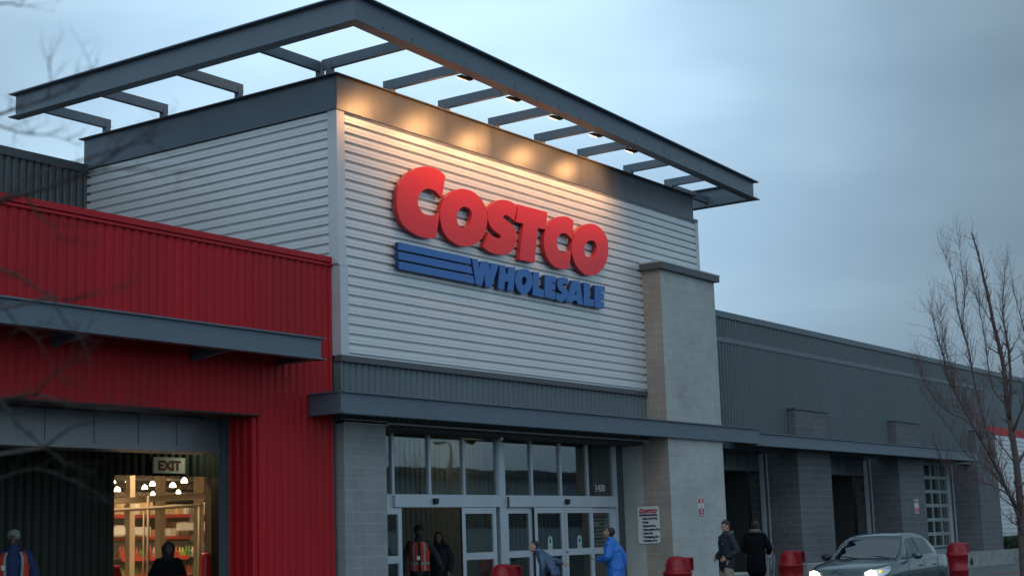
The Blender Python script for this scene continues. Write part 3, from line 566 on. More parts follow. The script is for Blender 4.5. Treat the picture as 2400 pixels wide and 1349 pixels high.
# fire lane notices
def fire_sign(x, y, z0, z1, w, label):
    e = empty('fire_lane_sign', (x, y, 0), 0, label, 'sign', 'red and white fire lane notices')
    H = z1 - z0
    m_ = MB(); m_.box(-w / 2, w / 2, -.012, 0, z0, z1); m_.build('plate', PWHITE, e)
    m_ = MB(); m_.box(-w * .44, w * .44, -.015, -.0121, z0 + H * .70, z1 - H * .04); m_.box(-w * .44, w * .44, -.015, -.0121, z0 + H * .02, z0 + H * .42); m_.build('red_panel', PRED, e)
    def tx(s, v, sz, mm): text_mesh('text_line', s, sz, mm, e, lambda a, b_, c: Vector((a, -.018 + c, v + b_)), .002, .003, align='CENTER', sx=.8)
    tx('FIRE', z0 + H * .84, H * .12, PWHITE); tx('LANE', z0 + H * .73, H * .12, PWHITE)
    tx('NO', z0 + H * .59, H * .06, PRED); tx('PARKING', z0 + H * .49, H * .06, PRED)
    tx('TOW', z0 + H * .30, H * .11, PWHITE); tx('ZONE', z0 + H * .19, H * .10, PWHITE)
    m_ = MB(); zc = z0 + H * .09; m_.poly([[(-w * .36, zc), (-w * .2, zc + H * .05), (-w * .2, zc + H * .02), (w * .2, zc + H * .02), (w * .2, zc + H * .05), (w * .36, zc), (w * .2, zc - H * .05), (w * .2, zc - H * .02), (-w * .2, zc - H * .02), (-w * .2, zc - H * .05)]], lambda a, b_, c: (a, -.018 + c, b_), .002); m_.build('arrow', PWHITE, e)
fire_sign(12.62, -.562, 2.065, 2.525, .29, 'red and white fire lane notice on the tall pale block pier')
fire_sign(29.5, .195, 2.09, 2.57, .38, 'small fire lane notice on the dark block pier beside the glazed bay door')
# exit sign over the way out
EX = empty('exit_sign', (-1.10, 3.43, 3.235), 0, 'white EXIT sign with dark red letters over the lit way out', 'sign')
m_ = MB(); m_.box(-.385, .385, -.03, 0, -.135, .135); m_.build('sign_box', mat('cream_sign_face', (.60, .62, .50), .5, var=.04), EX)
m_ = MB(); m_.box(-.40, .40, -.035, -.0, .136, .15); m_.box(-.40, .40, -.035, 0, -.15, -.136); m_.box(-.40, -.386, -.035, 0, -.136, .136); m_.box(.386, .40, -.035, 0, -.136, .136); m_.build('sign_rim', TRIM, EX)
text_mesh('sign_text', 'EXIT', .245, mat('maroon_print', (.13, .012, .01), .5), EX, lambda x, y, z: Vector((x, -.034 + z, -.088 + y)), .003, .011, align='CENTER', sx=1.12)

# ================================================================== WALL WASH LAMPS under the trellis beam
LPO = mat('lamp_lens', (.9, .8, .6), .3, emit=(1.0, .62, .28), estr=14)
def wash_lamp(x, i):
    y = fy(x) + .19
    e = empty('flood_lamp', (x, y, 10.45), 0, ('first', 'second', 'third', 'fourth', 'fifth')[i] + ' warm flood lamp from the left under the trellis front beam', 'lamp', 'flood lamps under the trellis beam')
    k = MB(); k.add([(-.2, -.06, .02), (.2, -.06, .02), (.2, .07, .02), (-.2, .07, .02), (-.17, -.04, -.02), (.17, -.04, -.012), (.16, .05, -.01), (-.16, .05, -.015)], [(0, 3, 2, 1), (4, 5, 6, 7), (0, 1, 5, 4), (1, 2, 6, 5), (2, 3, 7, 6), (3, 0, 4, 7)]); k.build('housing', RUB, e)
    k = MB(); k.add([(-.16, .052, -.022), (.16, .052, -.018), (.17, .09, .005), (-.17, .09, .005)], [(0, 1, 2, 3)]); k.build('lens', LPO, e)
    for xx, pw, tz, sz in ((x, 205, 9.7, 100), ):
        ld = bpy.data.lights.new('flood_light', 'SPOT'); ld.energy = pw; ld.color = (1.0, .46, .17); ld.spot_size = R(125); ld.spot_blend = .9; ld.shadow_soft_size = .15
        lo = bpy.data.objects.new('flood_light', ld); COL.objects.link(lo); lo.parent = e; lo.location = (0, .17, -.10)
        tgt = Vector((0, .0 - y, tz - 10.45)); lo.rotation_euler = (lo.location - tgt).to_track_quat('Z', 'Y').to_euler()
for i, x in enumerate((1.75, 3.55, 5.3, 7.1, 8.85)): wash_lamp(x, i)

# ================================================================== WAREHOUSE INTERIOR seen through the way out
TAN = mat('tan_painted_steel', (.42, .33, .22), .6, var=.06)
RACK = mat('red_rack_beam', (.42, .03, .02), .5)
def lab(e, l, c, g=None): return tag(e, l, c, g)
cols_ = ((7.0, 12.2, 'left'), (3.6, 8.6, 'middle'), (2.55, 6.0, 'right'))
for (x, y, w_) in ((6.05, 12.6, 'left'), (3.7, 8.9, 'middle'), (4.30, 8.25, 'right')):
    k = MB(); k.box(x - .085, x + .085, y - .085, y + .085, .15, 7.0); tag(k.build('steel_column', TAN), w_ + ' tan column inside the lit hall', 'column', 'tan columns inside the hall')
k = MB(); k.box(1.35, 1.6, 3.9, 14, 2.69, 2.81); tag(k.build('steel_girt', TAN), 'tan horizontal girt crossing the hall view above the gate', 'girt')
# chain link gate
GT = empty('chain_link_gate', (0, 0, 0), 0, 'tall chain link gate with tan frame standing inside the way out', 'gate')
k = MB(); k.tube([(.05, 3.75, 2.50), (.05, 7.4, 2.50)], .035, 8); k.tube([(.05, 3.8, .2), (.05, 3.8, 2.5)], .03, 8); k.tube([(.05, 5.25, .2), (.05, 5.25, 2.75)], .03, 8); k.tube([(.05, 7.3, .2), (.05, 7.3, 2.5)], .03, 8); k.tube([(.05, 3.8, .95), (.05, 7.3, .95)], .02, 6); k.tube([(.05, 5.38, .2), (.05, 5.38, 2.44)], .02, 8); k.build('gate_frame', TAN, GT)
k = MB(); zt, zb, y0_, y1_ = 2.46, .2, 3.8, 7.3; st = .07
n_ = int((y1_ - y0_ + zt - zb) / st)
for i in range(n_):
    a = i * st
    for sg in (1, -1):
        p0y, p0z = (y0_ + a, zb) if a < (y1_ - y0_) else (y1_, zb + a - (y1_ - y0_))
        p1y, p1z = (y0_, zb + a) if a < (zt - zb) else (y0_ + a - (zt - zb), zt)
        if sg < 0: p0y, p1y = y0_ + y1_ - p0y, y0_ + y1_ - p1y
        if abs(p0y - p1y) > .02: k.bar((.05, p0y, p0z), (.05, p1y, p1z), .0065, .0065)
k.build('mesh', mat('galvanised_wire', (.2, .17, .12), .5, .5), GT)
# bollard
k = MB(); k.lathe([(.0, 1.60), (.05, 1.595), (.085, 1.56), (.10, 1.50), (.10, .15)], (-.35, 3.2, 0), 20); tag(k.build('bollard', mat('red_bollard_sleeve', (.40, .012, .02), .35)), 'tall red round topped bollard in the way out', 'bollard')
# high bay lamps
HBM = mat('lit_prismatic_dome', (.9, .85, .7), .4, emit=(1.0, .80, .50), estr=9)
HBA = mat('lamp_ballast', (.2, .2, .2), .5)
def hb():
    e = empty('pendant_lamp', (0, 0, 0)); k = MB(); k.lathe([(.26, -.20), (.255, -.12), (.22, 0.0), (.15, .12), (.06, .18), (0, .19)], (0, 0, 0), 16); k.build('lamp_shade', HBM, e)
    k = MB(); k.tube([(0, 0, .18), (0, 0, .42)], .09, 8); k.tube([(0, 0, .42), (0, 0, 2.2)], .012, 4); k.build('hanger', HBA, e); return e
hb0 = hb()
for i, (x, y, z, s_) in enumerate([(48.91, 62.57, 5.9, 0.94), (41.28, 52.87, 5.9, 0.59), (48.59, 59.54, 5.9, 0.81), (45.63, 55.54, 5.9, 0.82), (41.0, 49.88, 5.9, 0.57), (48.34, 56.62, 5.9, 0.9), (44.49, 51.46, 5.9, 0.9), (56.86, 67.9, 5.9, 0.78), (56.76, 65.11, 5.9, 0.77), (57.54, 71.44, 5.9, 0.37), (48.99, 54.71, 5.9, 0.74), (41.55, 54.39, 5.9, 0.49)]):
    e = hb0 if i == 0 else copy_tree(hb0); e.location = (x, y, z); e.scale = (s_ * .85,) * 3
    tag(e, 'lit white dome lamp hanging under the warehouse roof', 'lamp', 'lit dome lamps hanging in the hall')
    if i % 2 == 0:
        pass
# roof joists
for i, y in enumerate((45, 57, 70, 84, 98, 112, 128)):
    k = MB(); zz = 6.2; k.box(10, 150, y, y + .12, zz, zz + .12); k.box(10, 150, y, y + .12, zz + .6, zz + .72)
    for j in range(20, 140): k.bar((j, y + .06, zz + .1), (j + .5, y + .06, zz + .62), .04, .04); k.bar((j + .5, y + .06, zz + .62), (j + 1, y + .06, zz + .1), .04, .04)
    tag(k.build('roof_joist', HBA), 'open web steel joist under the hall roof', 'joist', 'roof joists in the hall')
# racks along Y = 16
RK = empty('pallet_rack', (0, 0, 0), 0, 'tall pallet rack with red beams behind the chain link gate', 'rack')
for x in (6.4, 8.9, 11.4, 13.9):
    for y in (16.0, 17.1):
        k = MB(); k.box(x - .05, x + .05, y - .04, y + .04, .15, 3.0); k.build('rack_upright', HBA, RK)
for z in (2.03, 2.66):
    for x in (6.4, 8.9, 11.4):
        k = MB(); k.box(x + .05, x + 2.45, 15.95, 16.0, z - .035, z + .035); k.box(x + .05, x + 2.45, 15.97, 17.1, z + .051, z + .06); k.build('rack_beam', RACK, RK)
CART = [mat('brown_carton', (.42, .27, .13), .8), mat('white_carton', (.62, .60, .52), .7), mat('tan_carton', (.50, .36, .18), .8), mat('orange_carton', (.55, .25, .08), .7)]
cn = ['brown', 'white', 'tan', 'orange']; rz_ = random.Random(4)
def carton(x, y, z, w, d, h, ci, lb, grp):
    k = MB(); k.box(-w / 2, w / 2, -d / 2, d / 2, 0, h); k.box(-w / 2 - .001, w / 2 + .001, -.03, .03, h * .02, h + .002); o = k.build('carton', CART[ci]); o.location = (x, y, z); tag(o, lb, 'box', grp)
for z, nm in ((2.725, 'upper'), (2.095, 'lower')):
    x = 6.6
    while x < 13.6:
        w = rz_.uniform(.2, .45); h = rz_.uniform(.16, .44); ci = rz_.randrange(4)
        if rz_.random() < .92: carton(x + w / 2, 16.4, z, w, .7, h, ci, f'{cn[ci]} carton on the {nm} shelf of the red beamed rack', f'{cn[ci]} cartons on the {nm} rack shelf')
        x += w + rz_.uniform(.03, .15)
# price banners
for (x, z, w, lb) in ((8.9, 2.25, 1.3, 'left'), (11.6, 2.35, 1.9, 'right')):
    k = MB(); k.box(x - w / 2, x + w / 2, 15.80, 15.82, z - .11, z + .11)
    tag(k.build('banner', mat('white_banner', (.72, .70, .62), .6)), f'white banner hung on the {lb} half of the rack', 'banner')
# floor displays in front of the rack
PR = [mat('goods_%d' % i, c, .5) for i, c in enumerate(((.30, .28, .05), (.06, .16, .04), (.02, .02, .025), (.35, .30, .22), (.30, .04, .02)))]
gn = ['yellow', 'green', 'dark', 'cream', 'red']
DS = empty('display_shelf', (0, 0, 0), 0, 'low display shelf with red price rails in front of the rack', 'shelf')
k = MB(); k.box(6.9, 12.6, 14.72, 14.76, .15, 1.92); k.build('aisle_shade_sheet', mat('aisle_shade', (.02, .018, .016), .8), DS)  # dark sheet added behind the goods for the shade of the aisles
for z in (.55, 1.02, 1.50):
    k = MB(); k.box(6.9, 12.6, 13.9, 14.7, z - .03, z); k.build('shelf_board', HBA, DS)
    k = MB(); k.box(6.9, 9.3, 13.86, 13.9, z - .09, z + .02); k.build('price_rail', RACK, DS)
x = 6.95
while x < 12.5:
    for z in (.551, 1.021, 1.501):
        ci = rz_.choice((0, 1, 3, 4)) if x < 9.6 else rz_.choice((2, 2, 1, 2)); w = rz_.uniform(.16, .26); h = rz_.uniform(.22, .33)
        k = MB()
        for q in range(2): k.lathe([(0, h), (.018, h), (.02, h * .78), (.045, h * .62), (.048, 0)], (q * .105 - .05, 0, 0), 8)
        k.box(-w / 2, w / 2, -.06, .06, 0, h * .45)
        o = k.build('bottle_pack', PR[ci]); o.location = (x + .12, 14.1, z); nm = {.551: 'lowest', 1.021: 'middle', 1.501: 'top'}[z]
        tag(o, f'{gn[ci]} pack of bottles on the {nm} board of the display shelf', 'bottles', f'{gn[ci]} bottle packs on the {nm} board')
    x += .24
for i, (x, y, z, e_, s_) in enumerate(((6.5, 10, 6.6, 420, 2.5), (-1.8, 6.5, 6.0, 200, 1.5), (7.5, 12.5, 6.5, 250, 2), (10, 19, 6.6, 500, 3), (18, 30, 6.8, 1200, 6), (45, 60, 6.0, 3500, 12), (75, 100, 5.5, 6000, 20))):
    ld = bpy.data.lights.new('hall_light', 'AREA'); ld.energy = e_ * 1.75; ld.size = s_; ld.color = (1.0, .74, .46); lo = bpy.data.objects.new('hall_light', ld); COL.objects.link(lo); lo.location = (x, y, z)  # one of these, unseen, is added beside the girt to brighten it
ld = bpy.data.lights.new('vestibule_light', 'AREA'); ld.energy = 42; ld.size = .8; ld.color = (1.0, .8, .5); lo = bpy.data.objects.new('vestibule_light', ld); COL.objects.link(lo); lo.location = (7.2, 2.5, 4.2); lo.rotation_euler = (R(50), 0, 0)
ld = bpy.data.lights.new('vestibule_light', 'AREA'); ld.energy = 5; ld.size = 1.2; ld.color = (1.0, .8, .5); lo = bpy.data.objects.new('vestibule_light', ld); COL.objects.link(lo); lo.location = (10, 2.2, 4.25)
# ================================================================== RED DOME TOP BINS
def make_bin():
    e = empty('litter_bin', (0, 0, 0))
    k = MB(); k.lathe([(0, 0), (.255, 0), (.262, .02), (.268, .30), (.278, .305), (.280, .34), (.270, .345), (.285, .70), (.296, .705), (.296, .735), (.288, .74)], (0, 0, 0), 40)
    k.build('bin_body', BIN, e)
    k = MB(); k.lathe([(.288, .74), (.288, .765), (.262, .772), (.245, .80), (.243, .86), (.232, .93), (.205, .985), (.16, 1.03), (.10, 1.055), (.04, 1.062), (0, 1.063)], (0, 0, 0), 40)
    d = k.build('dome_lid', BIN, e)
    # hooded mouth pushed out to one side, with a recessed flap
    k = MB()
    def ring(x, w, z0, z1, r=.035):
        pts = []
        for cx, cz, a in ((w - r, z1 - r, 0), (-w + r, z1 - r, 90), (-w + .004, z0 + .004, 180), (w - .004, z0 + .004, 270)):
            rr_ = r if a < 180 else .004
            pts += [(x, cx + rr_ * math.cos(R(a + 90 * i / 4)), cz + rr_ * math.sin(R(a + 90 * i / 4))) for i in range(5)]
        return pts
    rings = [ring(-.02, .15, .78, 1.035), ring(.20, .165, .773, 1.035), ring(.300, .168, .771, 1.03), ring(.300, .145, .792, 1.008), ring(.22, .140, .795, 1.0)]
    n = 20; vs = [p for r_ in rings for p in r_]
    fs = [(i * n + j, i * n + (j + 1) % n, (i + 1) * n + (j + 1) % n, (i + 1) * n + j) for i in range(4) for j in range(n)]
    k.add(vs, fs, 0, False); k.build('mouth_hood', BIN, d)
    k = MB(); k.box(.236, .244, -.139, .139, .80, 1.0); k.build('flap', BIN, d)
    return e
b0 = make_bin()
BG = 'red dome topped litter bins along the walk'
for i, (x, y, rz, lb) in enumerate(((1.80, -2.2, -50, 'red dome topped litter bin in front of the glass doors, cut by the picture edge'),
                                    (6.27, -3.33, -46, 'red dome topped litter bin in front of the tall pale pier'),
                                    (11.30, -3.48, -54, 'red dome topped litter bin between the shopping trolley and the car'),
                                    (19.41, -4.54, 10, 'red litter bin standing behind the tail of the car'))):
    o = b0 if i == 0 else copy_tree(b0)
    o.location = (x, y, .15); o.rotation_euler = (0, 0, R(rz - 30)); tag(o, lb, 'bin', BG)
k3 = [o for o in S.objects if o.get('label', '').startswith('red dome topped litter bin between')][0]
for d_ in k3.children:
    for f_ in list(d_.children):
        if f_.name.startswith('flap'): f_.data = f_.data.copy(); f_.data.materials[0] = RUB  # black here stands for the shade inside this open mouth

# ================================================================== PEOPLE
def limb(mb, pts, rad, side=(1, 0, 0), n=14, sub=4):
    """elliptical tube through pts; rad = [(a, b)] a along side, b across; closed with domes"""
    P_ = [Vector(p) for p in pts]; Rr = [(r, r) if not isinstance(r, tuple) else r for r in rad]
    pp = []; rr_ = []
    for i in range(len(P_) - 1):
        p0 = P_[max(i - 1, 0)]; p1 = P_[i]; p2 = P_[i + 1]; p3 = P_[min(i + 2, len(P_) - 1)]
        for k in range(sub):
            t = k / sub
            q = .5 * ((2 * p1) + (p2 - p0) * t + (2 * p0 - 5 * p1 + 4 * p2 - p3) * t * t + (3 * p1 - p0 - 3 * p2 + p3) * t ** 3)
            s_ = t * t * (3 - 2 * t)
            pp.append(q); rr_.append((Rr[i][0] * (1 - s_) + Rr[i + 1][0] * s_, Rr[i][1] * (1 - s_) + Rr[i + 1][1] * s_))
    pp.append(P_[-1]); rr_.append(Rr[-1])
    # domes
    d0 = (pp[0] - pp[1]).normalized(); d1 = (pp[-1] - pp[-2]).normalized()
    a0 = min(rr_[0]); a1 = min(rr_[-1])
    pre = [(pp[0] + d0 * a0 * math.sin(R(a)) * .8, (rr_[0][0] * math.cos(R(a)), rr_[0][1] * math.cos(R(a)))) for a in (85, 60, 30)]
    post = [(pp[-1] + d1 * a1 * math.sin(R(a)) * .8, (rr_[-1][0] * math.cos(R(a)), rr_[-1][1] * math.cos(R(a)))) for a in (30, 60, 85)]
    pp = [p for p, _ in pre] + pp + [p for p, _ in post]; rr_ = [r for _, r in pre] + rr_ + [r for _, r in post]
    sv = Vector(side); vs = []
    for i, p in enumerate(pp):
        d = (pp[min(i + 1, len(pp) - 1)] - pp[max(i - 1, 0)]).normalized()
        x = sv - d * sv.dot(d)
        x = x.normalized() if x.length > .05 else d.orthogonal().normalized()
        y = d.cross(x)
        for k in range(n):
            a = 2 * math.pi * k / n; vs.append(p + x * math.cos(a) * rr_[i][0] + y * math.sin(a) * rr_[i][1])
    m_ = len(pp)
    fs = [(i * n + k, i * n + (k + 1) % n, (i + 1) * n + (k + 1) % n, (i + 1) * n + k) for i in range(m_ - 1) for k in range(n)]
    fs += [tuple(reversed(range(n))), tuple((m_ - 1) * n + k for k in range(n))]
    mb.add(vs, fs, 0, True)
def fused(mb, name, m, parent, vox=.012, disp=0.0, dscale=9, ridge=None, smooth=2):
    o = mb.build(name + '_tmp', m, None); md = o.modifiers.new('r', 'REMESH'); md.mode = 'VOXEL'; md.voxel_size = vox; md.use_smooth_shade = True
    if smooth: ms = o.modifiers.new('s', 'SMOOTH'); ms.iterations = smooth; ms.factor = .5
    dg = bpy.context.evaluated_depsgraph_get(); me = bpy.data.meshes.new_from_object(o.evaluated_get(dg)); me.name = name
    old = o.data; bpy.data.objects.remove(o); bpy.data.meshes.remove(old)
    if disp or ridge:
        nv = [(v.co.copy(), v.normal.copy()) for v in me.vertices]
        for v, (c, n_) in zip(me.vertices, nv):
            a = disp * noise.noise(c * dscale + Vector((3, 7, 1))) + disp * .5 * noise.noise(c * dscale * 2.3)
            if ridge: a += ridge[1] * (abs(math.sin(c.z * math.pi / ridge[0])) - .6)
            v.co = c + n_ * a
    me.materials.clear(); me.materials.append(m)
    for p in me.polygons: p.use_smooth = True
    r = bpy.data.objects.new(name, me); COL.objects.link(r); r.parent = parent
    return r
SKIN = mat('light_brown_skin', (.36, .20, .135), .55, var=.08, vscale=20)
SKIND = mat('dark_brown_skin', (.075, .04, .028), .5, var=.1, vscale=20)
SKINL = mat('fair_skin', (.45, .27, .20), .55, var=.06, vscale=20)
HAIR = mat('black_hair', (.012, .010, .009), .5, var=.4, vscale=60, bump=.5, bscale=180)
EYEW = mat('eye_white', (.5, .5, .48), .3); EYEB = mat('dark_iris', (.02, .012, .01), .2)
SHOE = mat('dark_shoe', (.03, .03, .03), .5)
def rotx(v, a, piv):
    v = Vector(v); p = Vector(piv); return p + Matrix.Rotation(a, 3, 'X') @ (v - p)
def person(label, loc, rz, H=1.75, skin=SKIN, lean=0, side_lean=0, head=(0, 0, 0), elbows=None, wrists=None, knees=None, feet=None,
           jacket=None, jlen=.80, jr=1.0, ridge=None, trousers=None, hair='short', hairm=None, hood=None, hands=True, grip=.6, collar=None, folds=.011, tr_r=1.0):
    """local frame: faces +Y, right hand at +X"""
    e = empty('person', loc, rz, label, 'person'); e.scale = (H / 1.75,) * 3
    A = R(-lean); piv = (0, 0, .95)
    def U(v):
        v = rotx(v, A, piv); 
        if side_lean: v = Vector(piv) + Matrix.Rotation(R(side_lean), 3, 'Y') @ (v - Vector(piv))
        return v
    el = elbows or ((-.27, -.03, 1.15), (.27, -.03, 1.15)); wr = wrists or ((-.27, .10, .90), (.27, .10, .90))
    kn = knees or ((-.10, .03, .50), (.10, .03, .50)); ft = feet or ((-.11, -.02, .09), (.11, -.02, .09))
    hc = U((0, .015, 1.635)); HR = Matrix.Rotation(R(head[0]), 3, 'Z') @ Matrix.Rotation(R(-head[1] - lean * .0), 3, 'X') @ Matrix.Rotation(R(head[2]), 3, 'Y')
    def Hd(v): return hc + HR @ Vector(v)
    b = MB()
    limb(b, [U((0, -.005, 1.40)), U((0, .0, 1.50)), Hd((0, -.02, -.04))], [.062, .056, .06])
    # skull, jaw, features
    b.ell(Hd((0, -.012, .035)), (.076, .094, .088), 14, rot=HR); b.ell(Hd((0, .018, -.03)), (.062, .070, .075), 12, rot=HR); b.ell(Hd((0, .055, -.085)), (.034, .030, .026), 8, rot=HR)
    b.ell(Hd((0, .083, .022)), (.055, .014, .012), 8, rot=HR)                       # brow
    limb(b, [Hd((0, .086, .015)), Hd((0, .100, -.008)), Hd((0, .106, -.028))], [.009, .011, .016], n=8, sub=2); b.ell(Hd((-.013, .094, -.031)), (.009, .010, .008), 5); b.ell(Hd((.013, .094, -.031)), (.009, .010, .008), 5)
    b.ell(Hd((0, .085, -.056)), (.027, .012, .007), 7, rot=HR); b.ell(Hd((0, .083, -.067)), (.023, .013, .008), 7, rot=HR)
    for sx in (-1, 1):
        b.ell(Hd((sx * .040, .062, -.022)), (.024, .022, .022), 7, rot=HR)           # cheek
        b.ell(Hd((sx * .079, -.012, -.005)), (.010, .020, .032), 7, rot=HR)          # ear
    # core of trunk, arms, legs so that the body is one figure
    limb(b, [U((0, -.0, .92)), U((0, .0, 1.10)), U((0, .0, 1.30)), U((0, -.01, 1.42))], [(.13, .09), (.12, .08), (.15, .10), (.12, .07)])
    for s_ in (0, 1):
        sx = (-1, 1)[s_]
        sh = U((sx * .175, -.01, 1.415)); e_ = U(el[s_]); w_ = U(wr[s_]); limb(b, [sh, e_, w_], [.050, .040, .027])
        limb(b, [(sx * .09, 0, .92), kn[s_], ft[s_]], [.072, .050, .036])
        # hand: palm, four unequal fingers, thumb
        if hands:
            f = (w_ - e_).normalized(); up = Vector((0, 0, 1)) - f * f.z
            up = up.normalized() if up.length > .2 else (Vector((0, 1, 0)) - f * f.y).normalized()
            inn = f.cross(up) * (1 if f.cross(up).x * sx < 0 else -1)
            pc = w_ + f * .055; limb(b, [w_, pc, w_ + f * .085], [(.026, .017), (.042, .016), (.042, .014)], side=up, n=12)
            for q, (off, ln) in enumerate(((.031, .070), (.011, .078), (-.010, .072), (-.030, .057))):
                p = w_ + f * .092 + up * off; c1 = grip * 1.0
                d1 = (f * math.cos(c1 * .6) + inn * math.sin(c1 * .6)); d2 = (f * math.cos(c1 * 1.7) + inn * math.sin(c1 * 1.7)); d3 = (f * math.cos(c1 * 2.5) + inn * math.sin(c1 * 2.5))
                p1 = p + d1 * ln * .45; p2 = p1 + d2 * ln * .32; p3 = p2 + d3 * ln * .25
                limb(b, [p, p1, p2, p3], [.0095, .009, .0085, .007], n=8, sub=2)
            t0 = w_ + f * .03 + up * .030; t1 = t0 + (f * .5 + up * .75 + inn * .35).normalized() * .038; t2 = t1 + (f * .85 + up * .2 + inn * .5).normalized() * .032
            limb(b, [t0, t1, t2], [.013, .011, .009], n=8, sub=2)
    fused(b, 'body', skin, e, .0085, smooth=1)
    for sx in (-1, 1):
        k = MB(); k.ell(Hd((sx * .031, .078, .002)), (.0125, .009, .0075), 8, rot=HR); k.build('eye', EYEW, e)
        k = MB(); k.ell(Hd((sx * .031, .0855, .002)), (.006, .003, .006), 6, rot=HR); k.build('iris', EYEB, e)
    hm = hairm or HAIR
    k = MB()
    if hair == 'short':
        k.ell(Hd((0, -.03, .055)), (.084, .090, .080), 12, rot=HR); k.ell(Hd((0, .022, .098)), (.060, .040, .024), 8, rot=HR); k.ell(Hd((0, -.055, .0)), (.074, .062, .07), 8, rot=HR)
        for j in range(26):
            a = random.uniform(0, 6.28); q = random.uniform(0, 1.1); k.ell(Hd((.07 * math.sin(q) * math.cos(a), -.03 + .08 * math.sin(q) * math.sin(a), .06 + .075 * math.cos(q))), (.016, .016, .014), 4)
        fused(k, 'hair', hm, e, .009, .004, 60, smooth=1)
    elif hair == 'long':
        k.ell(Hd((0, -.025, .05)), (.090, .098, .088), 12, rot=HR); limb(k, [Hd((0, -.06, .02)), Hd((0, -.085, -.08)), Hd((0, -.08, -.18))], [(.085, .05), (.095, .045), (.07, .03)])
        for sx in (-1, 1): limb(k, [Hd((sx * .07, .01, .04)), Hd((sx * .088, .0, -.05)), Hd((sx * .08, -.01, -.14))], [.022, .024, .018])
        fused(k, 'hair', hm, e, .009, .005, 50, smooth=1)
    elif hair == 'beanie':
        k.ell(Hd((0, -.012, .062)), (.092, .106, .082), 12, rot=HR); limb(k, [Hd((0, -.01, .035)), Hd((0, -.01, .065))], [(.094, .108), (.094, .108)], side=HR @ Vector((1, 0, 0)))
        fused(k, 'knit_hat', hm, e, .009, .002, 60)
    if hood:
        k = MB()
        if hood[0] == 'up':
            k.ell(Hd((0, -.045, .035)), (.118, .105, .125), 12, rot=HR); limb(k, [Hd((0, -.06, .0)), Hd((0, -.05, -.1)), U((0, -.03, 1.44))], [(.115, .085), (.11, .09), (.15, .10)])
            for j in range(22):
                a = R(-50 + 280 * j / 21); k.ell(Hd((.098 * math.cos(a), .045, .02 + .115 * math.sin(a))), (.022, .026, .022), 5)
            fused(k, 'hood', hood[1], e, .011, .007, 40)
        else:
            limb(k, [U((-.12, .02, 1.475)), U((-.09, -.085, 1.515)), U((0, -.125, 1.51)), U((.09, -.085, 1.515)), U((.12, .02, 1.475))], [(.03, .03), (.05, .045), (.05, .06), (.05, .045), (.03, .03)], side=(0, 0, 1))
            fused(k, 'folded_hood', hood[1], e, .011, .004, 14)
    if jacket:
        k = MB(); w = jr; zb = jlen
        pts = [((0, .0, zb)), ((0, .0, (zb + 1.1) / 2)), ((0, .0, 1.10)), ((0, .0, 1.28)), ((0, -.01, 1.395)), ((0, -.01, 1.455))]
        limb(k, [Vector(pts[0])] * 0 + [U(p) if p[2] >= .95 else (U((p[0], p[1], .95)) + Vector((0, 0, p[2] - .95))) for p in pts], [(.195 * w, .145 * w), (.19 * w, .14 * w), (.182 * w, .135 * w), (.205 * w, .142 * w), (.19 * w, .115 * w), (.105, .092)])
        for s_ in (0, 1):
            sx = (-1, 1)[s_]; sh = U((sx * .165, -.01, 1.405)); e_ = U(el[s_]); w_ = U(wr[s_]); limb(k, [sh, sh + (e_ - sh) * .45, e_, e_ + (w_ - e_) * .55, w_ - (w_ - e_).normalized() * .01], [.082 * w, .074 * w, .064 * w, .058 * w, .047 * w])
        limb(k, [U((0, -.012, 1.43)), U((0, -.005, 1.525))], [(.085, .085), (.078, .08)])
        fused(k, 'jacket', jacket, e, .013, folds, 8, ridge)
    if trousers:
        k = MB()
        for s_ in (0, 1):
            sx = (-1, 1)[s_]; limb(k, [(sx * .085, 0, .96), (sx * .095 + 0, .005 + (kn[s_][1]) * .5, .74), kn[s_], (Vector(kn[s_]) + Vector(ft[s_])) / 2, Vector(ft[s_]) + Vector((0, 0, .0))], [(.105 * tr_r, .115 * tr_r), (.092 * tr_r, .10 * tr_r), .076 * tr_r, .068 * tr_r, .066 * tr_r])
        limb(k, [(0, 0, .88), (0, 0, 1.03)], [(.165, .125), (.16, .12)]); fused(k, 'trousers', trousers, e, .013, .007, 10)
    for s_ in (0, 1):
        k = MB(); f_ = Vector(ft[s_]); limb(k, [f_ + Vector((0, -.05, -.045)), f_ + Vector((0, .06, -.05)), f_ + Vector((0, .17, -.062))], [(.042, .042), (.047, .036), (.038, .024)]); limb(k, [f_ + Vector((0, -.015, .02)), f_ + Vector((0, -.01, -.04))], [.046, .048]); fused(k, 'shoe', SHOE, e, .010)
    return e, U, Hd
